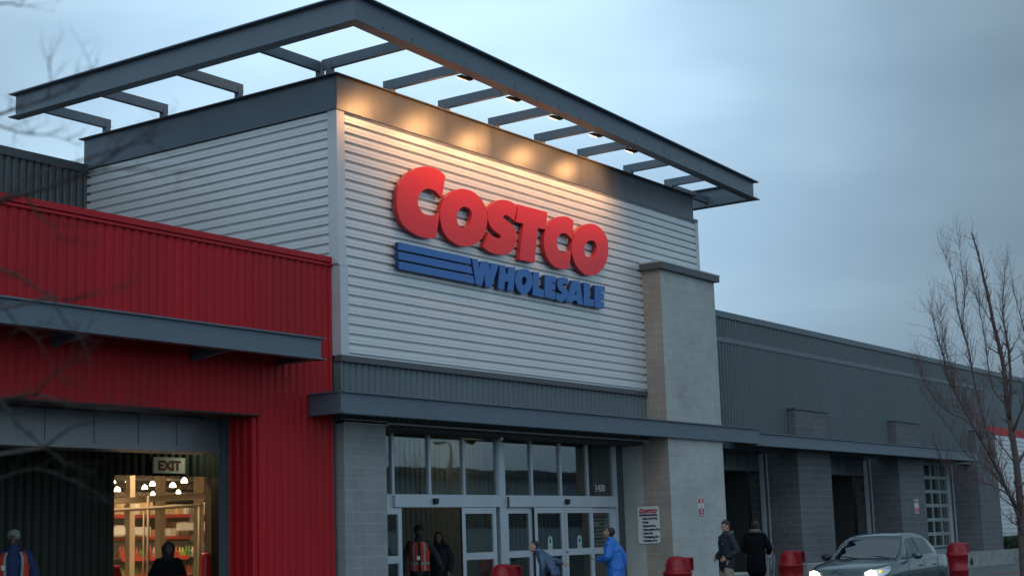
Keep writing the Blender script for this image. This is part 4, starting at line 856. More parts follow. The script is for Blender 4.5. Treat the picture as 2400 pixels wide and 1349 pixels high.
def vest(e, U, jr=1.0, zb=.88, zt=1.44, gap=18, fill=True, m=None, stripes=True):
    M_ = m or mat('orange_hi_vis_fabric', (.75, .055, .012), .6, var=.1, vscale=8); SV = mat('silver_reflective_tape', (.20, .20, .19), .45)
    lv = [(zb, .205, .155), (1.0, .197, .150), (1.12, .193, .146), (1.28, .214, .152), (1.38, .200, .128), (zt, .15, .118)]
    def pt(z, a, o):
        for (z0, a0, b0_), (z1, a1, b1_) in zip(lv, lv[1:]):
            if z <= z1 or z1 == lv[-1][0]: t = (z - z0) / (z1 - z0); return U(((a0 + (a1 - a0) * t + o) * jr * math.cos(a), (b0_ + (b1_ - b0_) * t + o) * jr * math.sin(a), z))
    def patch(mb, z0, z1, a0, a1, o0, o1, nz=8, na=14):
        for o_, fl in ((o1, 1), (o0, -1)):
            vs = [pt(z0 + (z1 - z0) * i / nz, R(a0 + (a1 - a0) * j / na), o_) for i in range(nz + 1) for j in range(na + 1)]
            mb.add(vs, [(i * (na + 1) + j, i * (na + 1) + j + 1, (i + 1) * (na + 1) + j + 1, (i + 1) * (na + 1) + j)[::fl] for i in range(nz) for j in range(na)], 0, True)
    k = MB()
    patch(k, zb, 1.27, 90 + gap, 450 - gap, .006, .014, 8, 36)
    for a0, a1 in ((38, 90 - gap), (90 + gap, 142), (218, 322)): patch(k, 1.27, zt, a0, a1, .006, .016, 5, 8)
    o = k.build('hi_vis_vest', M_, e, recalc=False)
    if stripes:
        k = MB(); patch(k, 1.0, 1.05, 90 + gap, 450 - gap, .016, .018, 1, 36)
        for a0, a1 in ((56, 66), (114, 124)): patch(k, zb, zt, a0, a1, .018, .020, 8, 2)
        k.build('reflective_tape', SV, o, recalc=False)
    return o
NAVYJ = mat('navy_shell_fabric', (.016, .020, .028), .65, 0, .25, var=.15, vscale=6); TANP = mat('khaki_cotton', (.26, .21, .165), .8, var=.12, vscale=9)
BLUEJ = mat('royal_blue_nylon', (.012, .135, .48), .5, var=.2, vscale=5); PUFF = mat('dark_blue_quilted_nylon', (.045, .085, .15), .4, var=.15, vscale=9)
BLK = mat('black_wool', (.006, .006, .008), .9, 0, .08, var=.2, vscale=9); BLKT = mat('black_denim', (.008, .008, .010), .85, 0, .1)
def face_to(dx, dy): return math.atan2(-dx, dy)          # rotation that turns local +Y to (dx, dy)
# man looking up, hands in jacket pockets
e, U, Hd = person('man with short black hair in navy jacket and khaki trousers looking up at the store', (8.12, -3.5, .15), face_to(-.75, .45), 1.73, lean=-2, head=(5, 16, 0),
    elbows=((-.29, -.07, 1.12), (.29, -.07, 1.12)), wrists=((-.20, .13, .99), (.20, .13, .99)), jacket=NAVYJ, jlen=.80, jr=1.12, trousers=TANP, collar=1, hood=('down', mat('dark_grey_fleece', (.06, .065, .06), .9)), tr_r=1.12)
k = MB(); k.ell(U((-.085, .150, 1.27)), (.022, .006, .011), 6); k.build('chest_badge', TRIM, e)
k = MB(); k.ell(U((.292, .0, 1.26)), (.006, .014, .014), 6); k.build('sleeve_badge', TRIM, e)
# black coat, back to the camera
e, U, Hd = person('person in long black coat seen from behind pushing a trolley', (10.85, -2.85, .15), face_to(.9, .25), 1.74, SKIND, lean=6, head=(0, -12, 0), elbows=((-.28, .05, 1.17), (.30, .04, 1.14)), wrists=((-.22, .33, 1.06), (.24, .33, 1.05)),
    jacket=BLK, jlen=.62, jr=1.16, trousers=BLKT, hood=('down', mat('grey_fur_trim', (.10, .095, .085), .95, var=.4, vscale=40)), hair='short')
# man in royal blue raincoat with phone
e, U, Hd = person('man in bright royal blue raincoat looking down at his phone', (5.50, -2.35, .15), face_to(-.30, .95), 1.68, lean=9, head=(0, -30, 0),
    elbows=((-.30, .06, 1.15), (.30, -.12, 1.13)), wrists=((-.14, .30, 1.13), (.30, -.08, .86)), jacket=BLUEJ, jlen=.66, jr=1.3, folds=.018, trousers=BLKT, grip=.7)
w_ = U((-.14, .30, 1.13)); k = MB(); k.box(-.036, .036, -.07, .07, -.005, .005); p = k.build('phone', mat('black_phone', (.02, .02, .022), .2), None); p.location = (0, 0, 0)
p.parent = e; p.matrix_parent_inverse = Matrix.Identity(4); p.location = w_ + Vector((.03, .14, .035)); p.rotation_euler = (R(35), 0, R(15)); p.name = 'phone_held'
k = MB(); vs = []
for j in range(13):
    a = R(215 + 110 * j / 12); vs += [U((.252 * math.cos(a), .178 * math.sin(a) - .004, 1.30)), U((.262 * math.cos(a), .190 * math.sin(a) - .004, 1.245))]
k.add(vs, [(2 * j, 2 * j + 2, 2 * j + 3, 2 * j + 1) for j in range(12)], 0, True); k.build('back_yoke', BLUEJ, e, recalc=False)
# person in blue quilted jacket, bending forward
e, U, Hd = person('person in dark blue quilted jacket leaning forward with one arm swung back', (4.90, -1.25, .15), face_to(-.45, .85), 1.58, SKINL, lean=38, head=(25, -8, 0),
    elbows=((-.29, .10, 1.17), (.34, -.10, 1.17)), wrists=((-.23, .28, 1.0), (.44, -.22, .97)), knees=((-.10, .14, .52), (.10, -.02, .50)), feet=((-.10, .12, .09), (.11, -.22, .12)), jacket=PUFF, jlen=.86, jr=1.05, ridge=(.052, .008), trousers=BLKT, grip=.5)
# door greeter in orange vest
e, U, Hd = person('door worker in black cap and orange vest standing in the open doorway', (3.85, 1.35, .15), face_to(-.75, -.6), 1.84, SKIND, head=(10, 0, 0), elbows=((-.33, -.02, 1.18), (.30, -.04, 1.14)), wrists=((-.42, .14, .97), (.29, .05, .88)),
    jacket=mat('dark_navy_fleece', (.016, .018, .026), .9), jlen=.84, jr=.95, trousers=BLKT, hair='beanie', hairm=mat('black_knit', (.012, .012, .014), .95))
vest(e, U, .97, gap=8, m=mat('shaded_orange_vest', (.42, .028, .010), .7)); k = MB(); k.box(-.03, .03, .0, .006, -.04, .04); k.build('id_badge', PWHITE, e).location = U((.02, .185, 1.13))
# person behind the greeter
e, U, Hd = person('person with reddish brown hair in dark parka behind the door worker', (5.3, 1.95, .15), face_to(-.9, -.3), 1.70, SKIN, head=(15, 0, 0), jacket=mat('black_parka', (.014, .013, .016), .7), jlen=.82, jr=1.15, trousers=mat('olive_trousers', (.07, .06, .045), .8),
    hair='long', hairm=mat('auburn_hair', (.045, .016, .012), .6, var=.3, vscale=60), hood=('down', mat('brown_fur', (.05, .04, .03), .95)))
# worker at far left
e, U, Hd = person('worker in grey knit hat, blue hoodie and orange vest at the left picture edge', (-5.75, 1.9, .15), face_to(-.55, -.83), 1.88, SKIND, head=(-15, -14, 0), elbows=((-.31, .0, 1.15), (.31, .0, 1.15)), wrists=((-.29, .10, .88), (.30, .10, .88)),
    jacket=mat('blue_hoodie', (.008, .022, .08), .85), jlen=.84, jr=1.12, trousers=BLKT, hair='beanie', hairm=mat('grey_knit', (.16, .165, .14), .95, var=.2, vscale=30))
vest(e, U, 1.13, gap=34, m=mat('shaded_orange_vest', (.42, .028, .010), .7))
k = MB(); k.box(-.03, .03, .0, .006, -.035, .035); q_ = k.build('id_badge', PWHITE, e); q_.location = U((.145, .168, 1.22)); q_.rotation_euler = (0, 0, R(-35))
# shopper in parka hood with trolley in the way out
e, U, Hd = person('shopper in black parka with fur edged hood pushing a trolley out of the lit exit', (-2.35, 2.1, .15), face_to(-.45, -.9), 1.62, SKIND, lean=8, head=(0, -18, 0), elbows=((-.31, .02, 1.13), (.31, .02, 1.13)), wrists=((-.20, .28, 1.02), (.20, .28, 1.02)),
    jacket=BLK, jlen=.72, jr=1.2, trousers=BLKT, hood=('up', mat('black_fur_trim', (.010, .010, .010), .95)), grip=1.0)
e, U, Hd = person('shopper in red coat half hidden at the left edge of the lit exit', (-1.12, 5.10, .15), face_to(-.4, -.9), 1.50, SKIND, lean=14, head=(0, -20, 0), jacket=mat('red_wool_coat', (.25, .01, .012), .85), jlen=.7, jr=1.15, trousers=BLKT, hair='short')

# ================================================================== SHOPPING TROLLEYS
WIRE = mat('chromed_wire', (.35, .37, .38), .3, .8)
def trolley(loc, rz, label, hm):
    e = empty('shopping_trolley', loc, rz, label, 'trolley')
    def P4(w0, w1, l0, l1, z): return [(-w0, l0, z), (w0, l0, z), (w1, l1, z), (-w1, l1, z)]
    k = MB(); top = P4(.29, .22, .0, .95, 1.0); bot = P4(.26, .19, .18, .86, .52)
    top[2] = (.22, .95, .92); top[3] = (-.22, .95, .92)
    for q, rr_ in ((top, .008), (bot, .006)): k.tube(q + [q[0]], rr_, 6)
    for a in range(4):
        b_ = (a + 1) % 4; n = 16 if a % 2 else 11
        for i in range(n + 1):
            t = i / n; k.bar(Vector(top[a]).lerp(Vector(top[b_]), t), Vector(bot[a]).lerp(Vector(bot[b_]), t), .004, .004)
        for j in (1, 2, 3):
            t = j / 4; k.bar(Vector(top[a]).lerp(Vector(bot[a]), t), Vector(top[b_]).lerp(Vector(bot[b_]), t), .004, .004)
    for i in range(12): t = i / 11; k.bar(Vector(bot[0]).lerp(Vector(bot[3]), t), Vector(bot[1]).lerp(Vector(bot[2]), t), .004, .004)
    k.build('basket', WIRE, e)
    k = MB()
    for s_ in (-1, 1): k.tube([(s_ * .27, -.02, 1.03), (s_ * .26, .12, .56), (s_ * .25, .10, .22), (s_ * .22, .88, .18)], .012, 8); k.tube([(s_ * .25, .10, .30), (s_ * .20, .80, .50)], .010, 6)
    k.tube([(-.25, .10, .22), (.25, .10, .22)], .010, 6); k.build('chassis', WIRE, e)
    k = MB(); k.tube([(-.28, -.04, 1.04), (.28, -.04, 1.04)], .017, 10); k.build('handle', hm, e)
    for s_ in (-1, 1):
        for y in (.12, .86):
            k = MB(); k.tube([(s_ * .23 - .014, y, .062), (s_ * .23 + .014, y, .062)], .062, 16); w_ = k.build('wheel', RUB, e); k = MB(); k.box(s_ * .23 - .022, s_ * .23 + .022, y - .012, y + .012, .06, .20); k.build('fork', WIRE, w_)
    return e
trolley((11.25, -2.72, .15), face_to(.9, .25), 'wire shopping trolley pushed by the person in the black coat', mat('blue_plastic_handle', (.02, .05, .35), .4))
trolley((-2.52, 1.72, .15), face_to(-.45, -.9), 'wire shopping trolley pushed by the hooded shopper in the lit exit', mat('red_plastic_handle', (.35, .01, .015), .4))
k = MB(); k.box(-.13, .13, -.06, .06, 0, .16); pk = k.build('shopping_bag', PWHITE); pk.location = (11.28, -2.98, 1.18); pk.rotation_euler = (R(8), R(6), R(20))
k = MB(); k.box(-.132, .132, -.062, .062, .12, .18); k.build('bag_top_band', mat('blue_print_band', (.02, .06, .40), .5), pk)
k = MB(); k.box(.02, .10, -.063, -.0605, .03, .10); k.build('bag_patch', mat('orange_print_patch', (.55, .12, .06), .5), pk)
k = MB(); k.box(-.09, .05, -.05, .05, -.13, -.001); k.build('bag_bottom', mat('pale_blue_pack', (.35, .40, .48), .5), pk)
tag(pk, 'white and blue printed pack riding in the child seat of the trolley', 'bag')
# ================================================================== CAR  (local: nose at x = 0, tail at x = 4.58, y across, z up)
def lerp(a, b, t): return a + (b - a) * t
def interp(tb, x):
    if x <= tb[0][0]: return tb[0][1]
    for (x0, y0), (x1, y1) in zip(tb, tb[1:]):
        if x <= x1:
            t = (x - x0) / (x1 - x0); t = t * t * (3 - 2 * t) * .35 + t * .65; return lerp(y0, y1, t)
    return tb[-1][1]
PAINT = mat('blue_grey_car_paint', (.06, .095, .10), .24, .55, .5, .03, 2, coat=.8)
CGL = glass('car_glass', (.10, .13, .13), .22, .001)
CGS = glass('car_side_glass', (.12, .15, .15), .10, .001)
CHR = mat('chrome', (.6, .62, .63), .15, 1.0); BLKP = mat('black_plastic', (.015, .015, .017), .5)
CAR = empty('parked_car', (7.25, -6.42, 0.05), 0, 'blue grey sedan with lit headlights stopped between two red bins', 'car')
half = [(0, .50), (.10, .66), (.30, .78), (.65, .845), (1.3, .86), (2.3, .862), (3.3, .86), (4.0, .84), (4.35, .77), (4.50, .68), (4.58, .52)]
deck = [(0, .60), (.06, .71), (.14, .775), (.45, .855), (.9, .915), (1.22, .955), (1.35, .965), (3.75, 1.0), (3.95, 1.015), (4.35, 1.0), (4.50, .95), (4.58, .80)]
belt = [(0, .54), (.10, .67), (.35, .79), (.8, .86), (1.3, .895), (2.3, .925), (3.4, .96), (4.2, .97), (4.45, .90), (4.58, .72)]
sill = [(0, .33), (.15, .24), (.4, .20), (4.2, .20), (4.45, .28), (4.58, .38)]
st = [0, .03, .08, .15, .25, .4, .6, .85, 1.1, 1.3, 1.6, 2.0, 2.4, 2.8, 3.2, 3.6, 3.9, 4.15, 4.35, 4.46, 4.53, 4.58]
def sect(x):
    h, d, b_, s_ = interp(half, x), interp(deck, x), interp(belt, x), interp(sill, x)
    return [(0, s_), (h * .90, s_), (h * .965, s_ + .06), (h, lerp(s_, b_, .45)), (h * .997, lerp(s_, b_, .70)), (h * .975, b_ - .02), (h * .94, lerp(b_, d, .35)), (h * .82, lerp(b_, d, .72)), (h * .60, lerp(b_, d, .92)), (h * .3, d - .0), (0, d + .008)]
k = MB(); rows = []
for x in st:
    p = sect(x); rows.append([(x, -y, z) for y, z in reversed(p)] + [(x, y, z) for y, z in p[1:]][:len(p) - 1])
    rows[-1] = [(x, y, z) for y, z in p] + [(x, -y, z) for y, z in reversed(p[1:-1])]
n = len(rows[0]); k.add([v for r_ in rows for v in r_], [(i * n + j, i * n + (j + 1) % n, (i + 1) * n + (j + 1) % n, (i + 1) * n + j) for i in range(len(st) - 1) for j in range(n)], 0, True)
k.f += [tuple(range(n)), tuple((len(st) - 1) * n + j for j in reversed(range(n)))]; k.m += [0, 0]; k.sm += [False, False]
CAR.scale = (.90, 1, 1.03)
body = k.build('car_body', PAINT, CAR)
# greenhouse surface
roofz = [(1.22, .945), (1.42, 1.075), (1.65, 1.21), (1.90, 1.335), (2.08, 1.398), (2.3, 1.432), (2.7, 1.45), (3.0, 1.437), (3.25, 1.40), (3.5, 1.32), (3.75, 1.20), (4.0, 1.06), (4.10, 1.01)]
wb = [(1.22, .72), (1.5, .79), (2.2, .815), (3.2, .80), (3.7, .745), (4.1, .62)]
wt = [(1.22, .66), (1.6, .63), (2.1, .565), (2.7, .56), (3.2, .55), (3.7, .53), (4.1, .52)]
def gsurf(x, t, off=0.0):
    """t: 0 base of the side ... 1 roof centre line"""
    zr, b_, w0, w1 = interp(roofz, x), interp(belt, x) - .0, interp(wb, x), interp(wt, x)
    hgt = max(zr - b_, .004); zs = b_ + hgt * .90
    wtt = lerp(w0, w1, min(1, hgt / .5))
    pl = [(0, (w0 + off, b_)), (.52, (wtt + off, zs - .01)), (.62, (wtt * .96 + off * .7, zs + hgt * .045 + off * .7)), (.72, (wtt * .84, zs + hgt * .078 + off)), (1.0, (0, zr + .006 + off))]
    for (t0, p0), (t1, p1) in zip(pl, pl[1:]):
        if t <= t1: q = (t - t0) / (t1 - t0); return lerp(p0[0], p1[0], q), lerp(p0[1], p1[1], q)
    return 0, zr
xs_ = [1.22, 1.3, 1.42, 1.55, 1.7, 1.85, 2.0, 2.12, 2.3, 2.5, 2.7, 2.9, 3.1, 3.3, 3.5, 3.65, 3.8, 3.95, 4.1]; ts_ = [0, .18, .36, .52, .57, .62, .72, .82, .91, 1.0]
k = MB(); rows = []
for x in xs_:
    a = [gsurf(x, t) for t in ts_]; rows.append([(x, y, z) for y, z in a] + [(x, -y, z) for y, z in reversed(a[:-1])])
n = len(rows[0]); k.add([v for r_ in rows for v in r_], [(i * n + j, i * n + j + 1, (i + 1) * n + j + 1, (i + 1) * n + j) for i in range(len(xs_) - 1) for j in range(n - 1)], 0, True)
k.build('cabin', PAINT, CAR)
def gpatch(name, m, fn, nu, nv, mirror=False, off=.006, parent=CAR):
    k = MB(); vs = []
    for i in range(nu + 1):
        for j in range(nv + 1):
            x, t, sgn = fn(i / nu, j / nv); y, z = gsurf(x, t, off); vs.append((x, y * sgn, z))
    k.add(vs, [(i * (nv + 1) + j, i * (nv + 1) + j + 1, (i + 1) * (nv + 1) + j + 1, (i + 1) * (nv + 1) + j) for i in range(nu) for j in range(nv)], 0, True)
    return k.build(name, m, parent)
SEAL = mat('window_seal', (.01, .01, .011), .4)
def ws(u, v, e=0): 
    x = lerp(1.255 - e * .02, 2.02 + e * .02, u); s_ = 2 * v - 1; t = lerp(1.0, .635 - e * .02 , abs(s_)); return x, t, (1 if s_ >= 0 else -1)
gpatch('windscreen_seal', SEAL, lambda u, v: ws(u, v, 1), 10, 16, off=.004); gpatch('windscreen', CGL, ws, 10, 16, off=.008)
def rw(u, v): x = lerp(3.36, 4.03, u); s_ = 2 * v - 1; return x, lerp(1.0, .66, abs(s_)), (1 if s_ >= 0 else -1)
gpatch('rear_window', CGL, rw, 6, 10, off=.007)
def sidewin(xa0, xa1, xb0, xb1, sg):      # bottom from xa0..xb0, top from xa1..xb1
    def f(u, v):
        x = lerp(lerp(xa0, xa1, v), lerp(xb0, xb1, v), u); return x, lerp(.09, .47, v), sg
    return f
for sg in (1, -1):
    for nm, a in (('front_window', (1.60, 2.02, 2.47, 2.42)), ('rear_side_window', (2.56, 2.52, 3.26, 3.14)), ('quarter_window', (3.31, 3.19, 3.60, 3.34))):
        gpatch('window_seal', SEAL, sidewin(a[0] - .03, a[1] - .03, a[2] + .025, a[3] + .02, sg), 5, 5, off=.003); gpatch(nm, CGS, sidewin(*a, sg), 6, 5, off=.007)
    # door shut lines, handles, mirror
    for xx in (1.52, 2.51, 3.40):
        k = MB(); pr = sect(xx); pts = [(xx + (.0 if q < 3 else .0), sg * (y + .001), z) for q, (y, z) in enumerate(pr[2:6])]
        k.tube(pts, .004, 4); k.build('door_gap', SEAL, CAR)
    for xx in (2.28, 3.18):
        k = MB(); k.tube([(xx - .09, sg * .862, .80), (xx - .03, sg * .885, .805), (xx + .06, sg * .885, .808), (xx + .10, sg * .862, .805)], .014, 8); k.build('door_handle', PAINT, CAR)
    k = MB(); k.ell((1.73, sg * .97, 1.0), (.065, .115, .072), 10); k.bar((1.70, sg * .80, .95), (1.72, sg * .90, .98), .05, .04); mi = k.build('wing_mirror', PAINT if sg < 0 else BLKP, CAR)
    k = MB(); k.ell((1.775, sg * .975, 1.0), (.028, .098, .058), 8); k.build('mirror_glass', CHR, mi)
    # wheel arches and wheels
    for xx in (.93, 3.55):
        k = MB(); k.tube([(xx, sg * .70, .31), (xx, sg * .868, .31)], .345, 32); k.build('wheel_arch', SEAL, CAR)
        k = MB(); prof = [(.0, 0)]
        k.tube([(xx, sg * .73, .31), (xx, sg * .875, .31)], .31, 32); w_ = k.build('wheel', RUB, CAR)
        k = MB(); k.tube([(xx, sg * .868, .31), (xx, sg * .882, .31)], .205, 24)
        for q in range(5): a = 2 * math.pi * q / 5; k.bar((xx, sg * .888, .31), (xx + .19 * math.cos(a), sg * .888, .31 + .19 * math.sin(a)), .05, .012)
        k.build('rim', mat('wheel_alloy', (.25, .26, .27), .35, .8), w_)
# headlights: clear shell over lit bowl and amber turn lamp
HLL = mat('lit_headlamp', (1, .95, .85), .3, emit=(1.0, .93, .80), estr=26); AMB = mat('amber_turn_lamp', (.8, .35, .03), .3, emit=(1.0, .62, .08), estr=.7)
for sg in (1, -1):
    def onbody(x, z, o=.012):
        h, d, b_, s_ = interp(half, x), interp(deck, x), interp(belt, x), interp(sill, x)
        return (x - o * .6, sg * (h * (.985 if z < b_ else .93) + o * .4), z)
    outline = [(.02, .50), (.02, .60), (.10, .70), (.30, .755), (.52, .79), (.48, .70), (.30, .60), (.12, .54)]
    k = MB(); vs = []
    grid = [[(.015, .56, .46), (.015, .62, .46), (.03, .68, .45)], [(.07, .535, .60), (.07, .62, .60), (.09, .70, .57)], [(.18, .57, .715), (.18, .65, .715), (.20, .735, .68)], [(.34, .63, .80), (.34, .69, .80), (.36, .762, .76)], [(.50, .70, .835), (.50, .74, .835), (.52, .79, .815)]]
    vs = [(p[0] - .016, sg * (p[2] + .008), p[1] + .055) for r_ in grid for p in r_]
    k.add(vs, [(i * 3 + j, i * 3 + j + 1, (i + 1) * 3 + j + 1, (i + 1) * 3 + j) for i in range(4) for j in range(2)], 0, True)
    hl = k.build('headlight', mat('headlamp_lens', (.55, .57, .56), .12, .6), CAR)
    k = MB(); k.ell((.035, sg * .59, .705), (.06, .088, .065), 10); k.build('lit_bulb', HLL, hl)
    k = MB(); k.ell((.20, sg * .73, .74), (.05, .028, .03), 8); k.build('turn_lamp', AMB, hl)
    k = MB(); k.box(4.44, 4.56, min(sg * .50, sg * .70), max(sg * .50, sg * .70), .74, .90); k.build('tail_light', mat('red_tail_lens', (.25, .01, .01), .3), CAR)
k = MB(); k.box(-.012, .02, -.40, .40, .60, .655); k.box(-.010, .02, -.42, .42, .30, .42); k.build('grille', BLKP, CAR)
k = MB(); k.bar((-.015, -.40, .595), (-.015, .40, .595), .012, .02); k.bar((-.016, -.05, .625), (-.016, .05, .625), .012, .028); k.build('grille_bar', CHR, CAR)
k = MB(); k.box(.0, .06, -.26, .26, .36, .47); k.build('number_plate', PWHITE, CAR)
for y0 in (-.55, .12):
    k = MB(); k.tube([(1.235, y0, .975), (1.30, y0 + .30, 1.012), (1.33, y0 + .52, 1.02)], .006, 5); k.build('wiper', BLKP, CAR)
k = MB(); k.ell((1.9, .36, .98), (.12, .05, .06), 8); k.tube([(1.62, .36, .98), (1.66, .36, 1.0)], .17, 20); k.build('steering_wheel', BLKP, CAR)
for y0 in (.36, -.36):
    k = MB(); limb(k, [(2.55, y0, .75), (2.65, y0, 1.05), (2.68, y0, 1.12)], [(.10, .22), (.09, .20), (.06, .12)]); limb(k, [(2.69, y0, 1.15), (2.70, y0, 1.24)], [(.05, .11), (.05, .10)]); k.build('seat', mat('dark_seat_cloth', (.03, .03, .032), .9), CAR)
k = MB(); k.bar((1.42, .52, 1.03), (1.44, .55, 1.06), .03, .06); k.build('windscreen_sticker', mat('green_sticker', (.1, .35, .2), .5), CAR)
# ================================================================== TREES
TREE_R=[
 ('trunk',[(9.44,-9.19,-0.61),(9.29,-9.33,0.62),(9.16,-9.39,1.52),(9.06,-9.44,2.18),(8.96,-9.46,2.75),(8.84,-9.46,3.38),(8.82,-9.42,3.91),(8.73,-9.45,4.45),(8.74,-9.41,4.92),(8.59,-9.36,5.49),(8.57,-9.31,6.01),(8.46,-9.27,6.47),(8.38,-9.25,6.8),(8.23,-9.19,7.31)],0.12),
 ('b',[(8.77,-9.46,3.66),(8.62,-9.58,4.25),(8.45,-9.65,4.73),(8.27,-9.69,5.14),(8.08,-9.71,5.55),(8.03,-9.76,5.97),(8.0,-9.85,6.45)],0.05),
 ('b',[(9.19,-9.39,1.31),(9.05,-9.43,1.56),(8.83,-9.4,1.96),(8.47,-9.35,2.37),(8.09,-9.29,2.82),(7.65,-9.17,3.35),(7.33,-9.03,3.87),(7.13,-8.98,4.1),(7.02,-8.9,4.38),(6.84,-8.92,4.75),(6.74,-8.87,5.05),(6.52,-8.87,5.55)],0.06),
 ('b',[(8.09,-9.29,2.82),(8.11,-9.18,3.54),(8.17,-9.06,4.09),(8.15,-9.0,4.62),(8.15,-8.96,5.06),(8.06,-8.91,5.35),(8.03,-8.85,5.93),(7.92,-8.84,6.43),(7.78,-8.76,6.89)],0.035),
 ('b',[(8.06,-8.91,5.35),(7.93,-8.99,5.68),(7.8,-9.09,6.02),(7.7,-9.11,6.61),(7.64,-9.12,6.98)],0.02),
 ('b',[(9.13,-9.43,1.77),(8.44,-9.43,2.17),(7.85,-9.18,2.41),(7.44,-8.94,2.38),(7.07,-8.8,2.54),(6.83,-8.72,2.82),(6.61,-8.69,3.22)],0.03),
 ('b',[(8.83,-9.4,1.96),(9.09,-9.05,2.53),(9.16,-8.71,2.84),(9.15,-8.4,3.07),(9.04,-8.2,3.5),(8.9,-7.93,3.95),(8.71,-7.77,4.33)],0.028),
 ('b',[(7.65,-9.17,3.35),(7.31,-9.09,3.58),(6.91,-8.92,3.73),(6.65,-8.78,3.93),(6.4,-8.67,4.24),(6.28,-8.59,4.56)],0.022),
 ('b',[(8.82,-9.42,3.91),(8.84,-9.18,4.23),(8.94,-9.08,4.62),(8.94,-9.06,5.14),(8.93,-9.02,5.66),(8.94,-8.96,6.09)],0.03),
 ('b',[(8.96,-9.46,2.75),(9.24,-9.64,3.17),(9.42,-9.73,3.84),(9.4,-9.72,4.51),(9.39,-9.73,5.2),(9.26,-9.69,5.74),(9.11,-9.63,6.29)],0.05),
 ('b',[(8.84,-9.46,3.38),(8.59,-9.76,3.79),(8.41,-10.0,4.26),(8.34,-10.2,4.73),(8.21,-10.38,5.35)],0.04),
 ('b',[(8.59,-9.36,5.49),(8.28,-9.33,5.68),(7.95,-9.28,5.95),(7.72,-9.19,6.18)],0.016),
 ('b',[(7.13,-8.98,4.1),(7.3,-8.85,4.61),(7.29,-8.79,5.11),(7.2,-8.8,5.59)],0.016),
 ('b',[(8.96,-9.46,2.75),(9.13,-9.13,3.19),(9.19,-8.92,3.46),(9.17,-8.61,3.7),(9.13,-8.49,4.09)],0.026),
]
TREE_L=[
 ([(-18.26,-13.55,2.78),(-18.18,-13.87,2.84),(-18.14,-14.1,2.84),(-18.12,-14.31,2.85),(-18.1,-14.53,2.87),(-18.05,-14.62,2.92),(-18.07,-14.77,2.95),(-18.02,-14.87,3.02)],0.012),
 ([(-18.13,-13.67,3.15),(-18.07,-13.95,3.19),(-18.06,-14.13,3.19),(-17.99,-14.25,3.23),(-18.0,-14.42,3.24),(-17.97,-14.47,3.29)],0.007),
 ([(-18.13,-13.87,3.23),(-18.08,-14.1,3.14),(-18.02,-14.17,3.11),(-18.02,-14.34,3.07),(-17.96,-14.41,3.03)],0.006),
 ([(-18.06,-13.32,2.84),(-17.95,-13.64,2.74),(-17.89,-13.88,2.67),(-17.9,-14.03,2.61),(-17.9,-14.19,2.53),(-17.85,-14.25,2.52),(-17.86,-14.41,2.53),(-17.82,-14.47,2.54)],0.009),
 ([(-17.9,-14.19,2.53),(-17.93,-14.29,2.43),(-17.95,-14.41,2.35),(-17.93,-14.42,2.28)],0.006),
 ([(-17.96,-13.18,2.47),(-17.81,-13.53,2.31),(-17.77,-13.73,2.2),(-17.78,-13.87,2.09),(-17.79,-14.02,2.01),(-17.74,-14.07,1.95)],0.012),
 ([(-18.07,-13.51,2.31),(-17.95,-13.83,2.19),(-17.83,-14.01,2.2),(-17.82,-14.19,2.15),(-17.74,-14.3,2.13),(-17.74,-14.47,2.11),(-17.68,-14.54,2.07)],0.01),
 ([(-17.83,-14.01,2.2),(-17.87,-14.15,2.25),(-17.83,-14.22,2.3),(-17.89,-14.33,2.36)],0.006),
 ([(-17.79,-14.02,2.01),(-17.74,-14.11,2.08),(-17.75,-14.27,2.09),(-17.73,-14.33,2.17)],0.006),
 ([(-18.1,-14.53,2.87),(-18.03,-14.63,2.9),(-18.03,-14.81,2.87),(-17.96,-14.9,2.86)],0.005),
 ([(-18.12,-14.31,2.85),(-18.09,-14.34,2.78),(-18.11,-14.46,2.7),(-18.09,-14.48,2.67)],0.006),
 ([(-18.18,-14.08,3.56),(-18.11,-14.18,3.57),(-18.08,-14.21,3.56),(-18.08,-14.23,3.61)],0.005),
 ([(-17.85,-13.54,1.9),(-17.8,-13.78,1.91),(-17.73,-13.89,1.94),(-17.72,-14.08,1.89),(-17.65,-14.16,1.83),(-17.68,-14.28,1.78)],0.006),
 ([(-17.94,-13.63,2.68),(-17.9,-13.84,2.58),(-17.83,-13.9,2.47),(-17.85,-14.04,2.4),(-17.79,-14.09,2.26)],0.006),
 ([(-17.99,-14.25,3.23),(-17.99,-14.27,3.28),(-18.0,-14.27,3.33)],0.004),
 ([(-18.07,-14.77,2.95),(-18.04,-14.82,2.96),(-18.0,-14.86,2.94)],0.004),
]

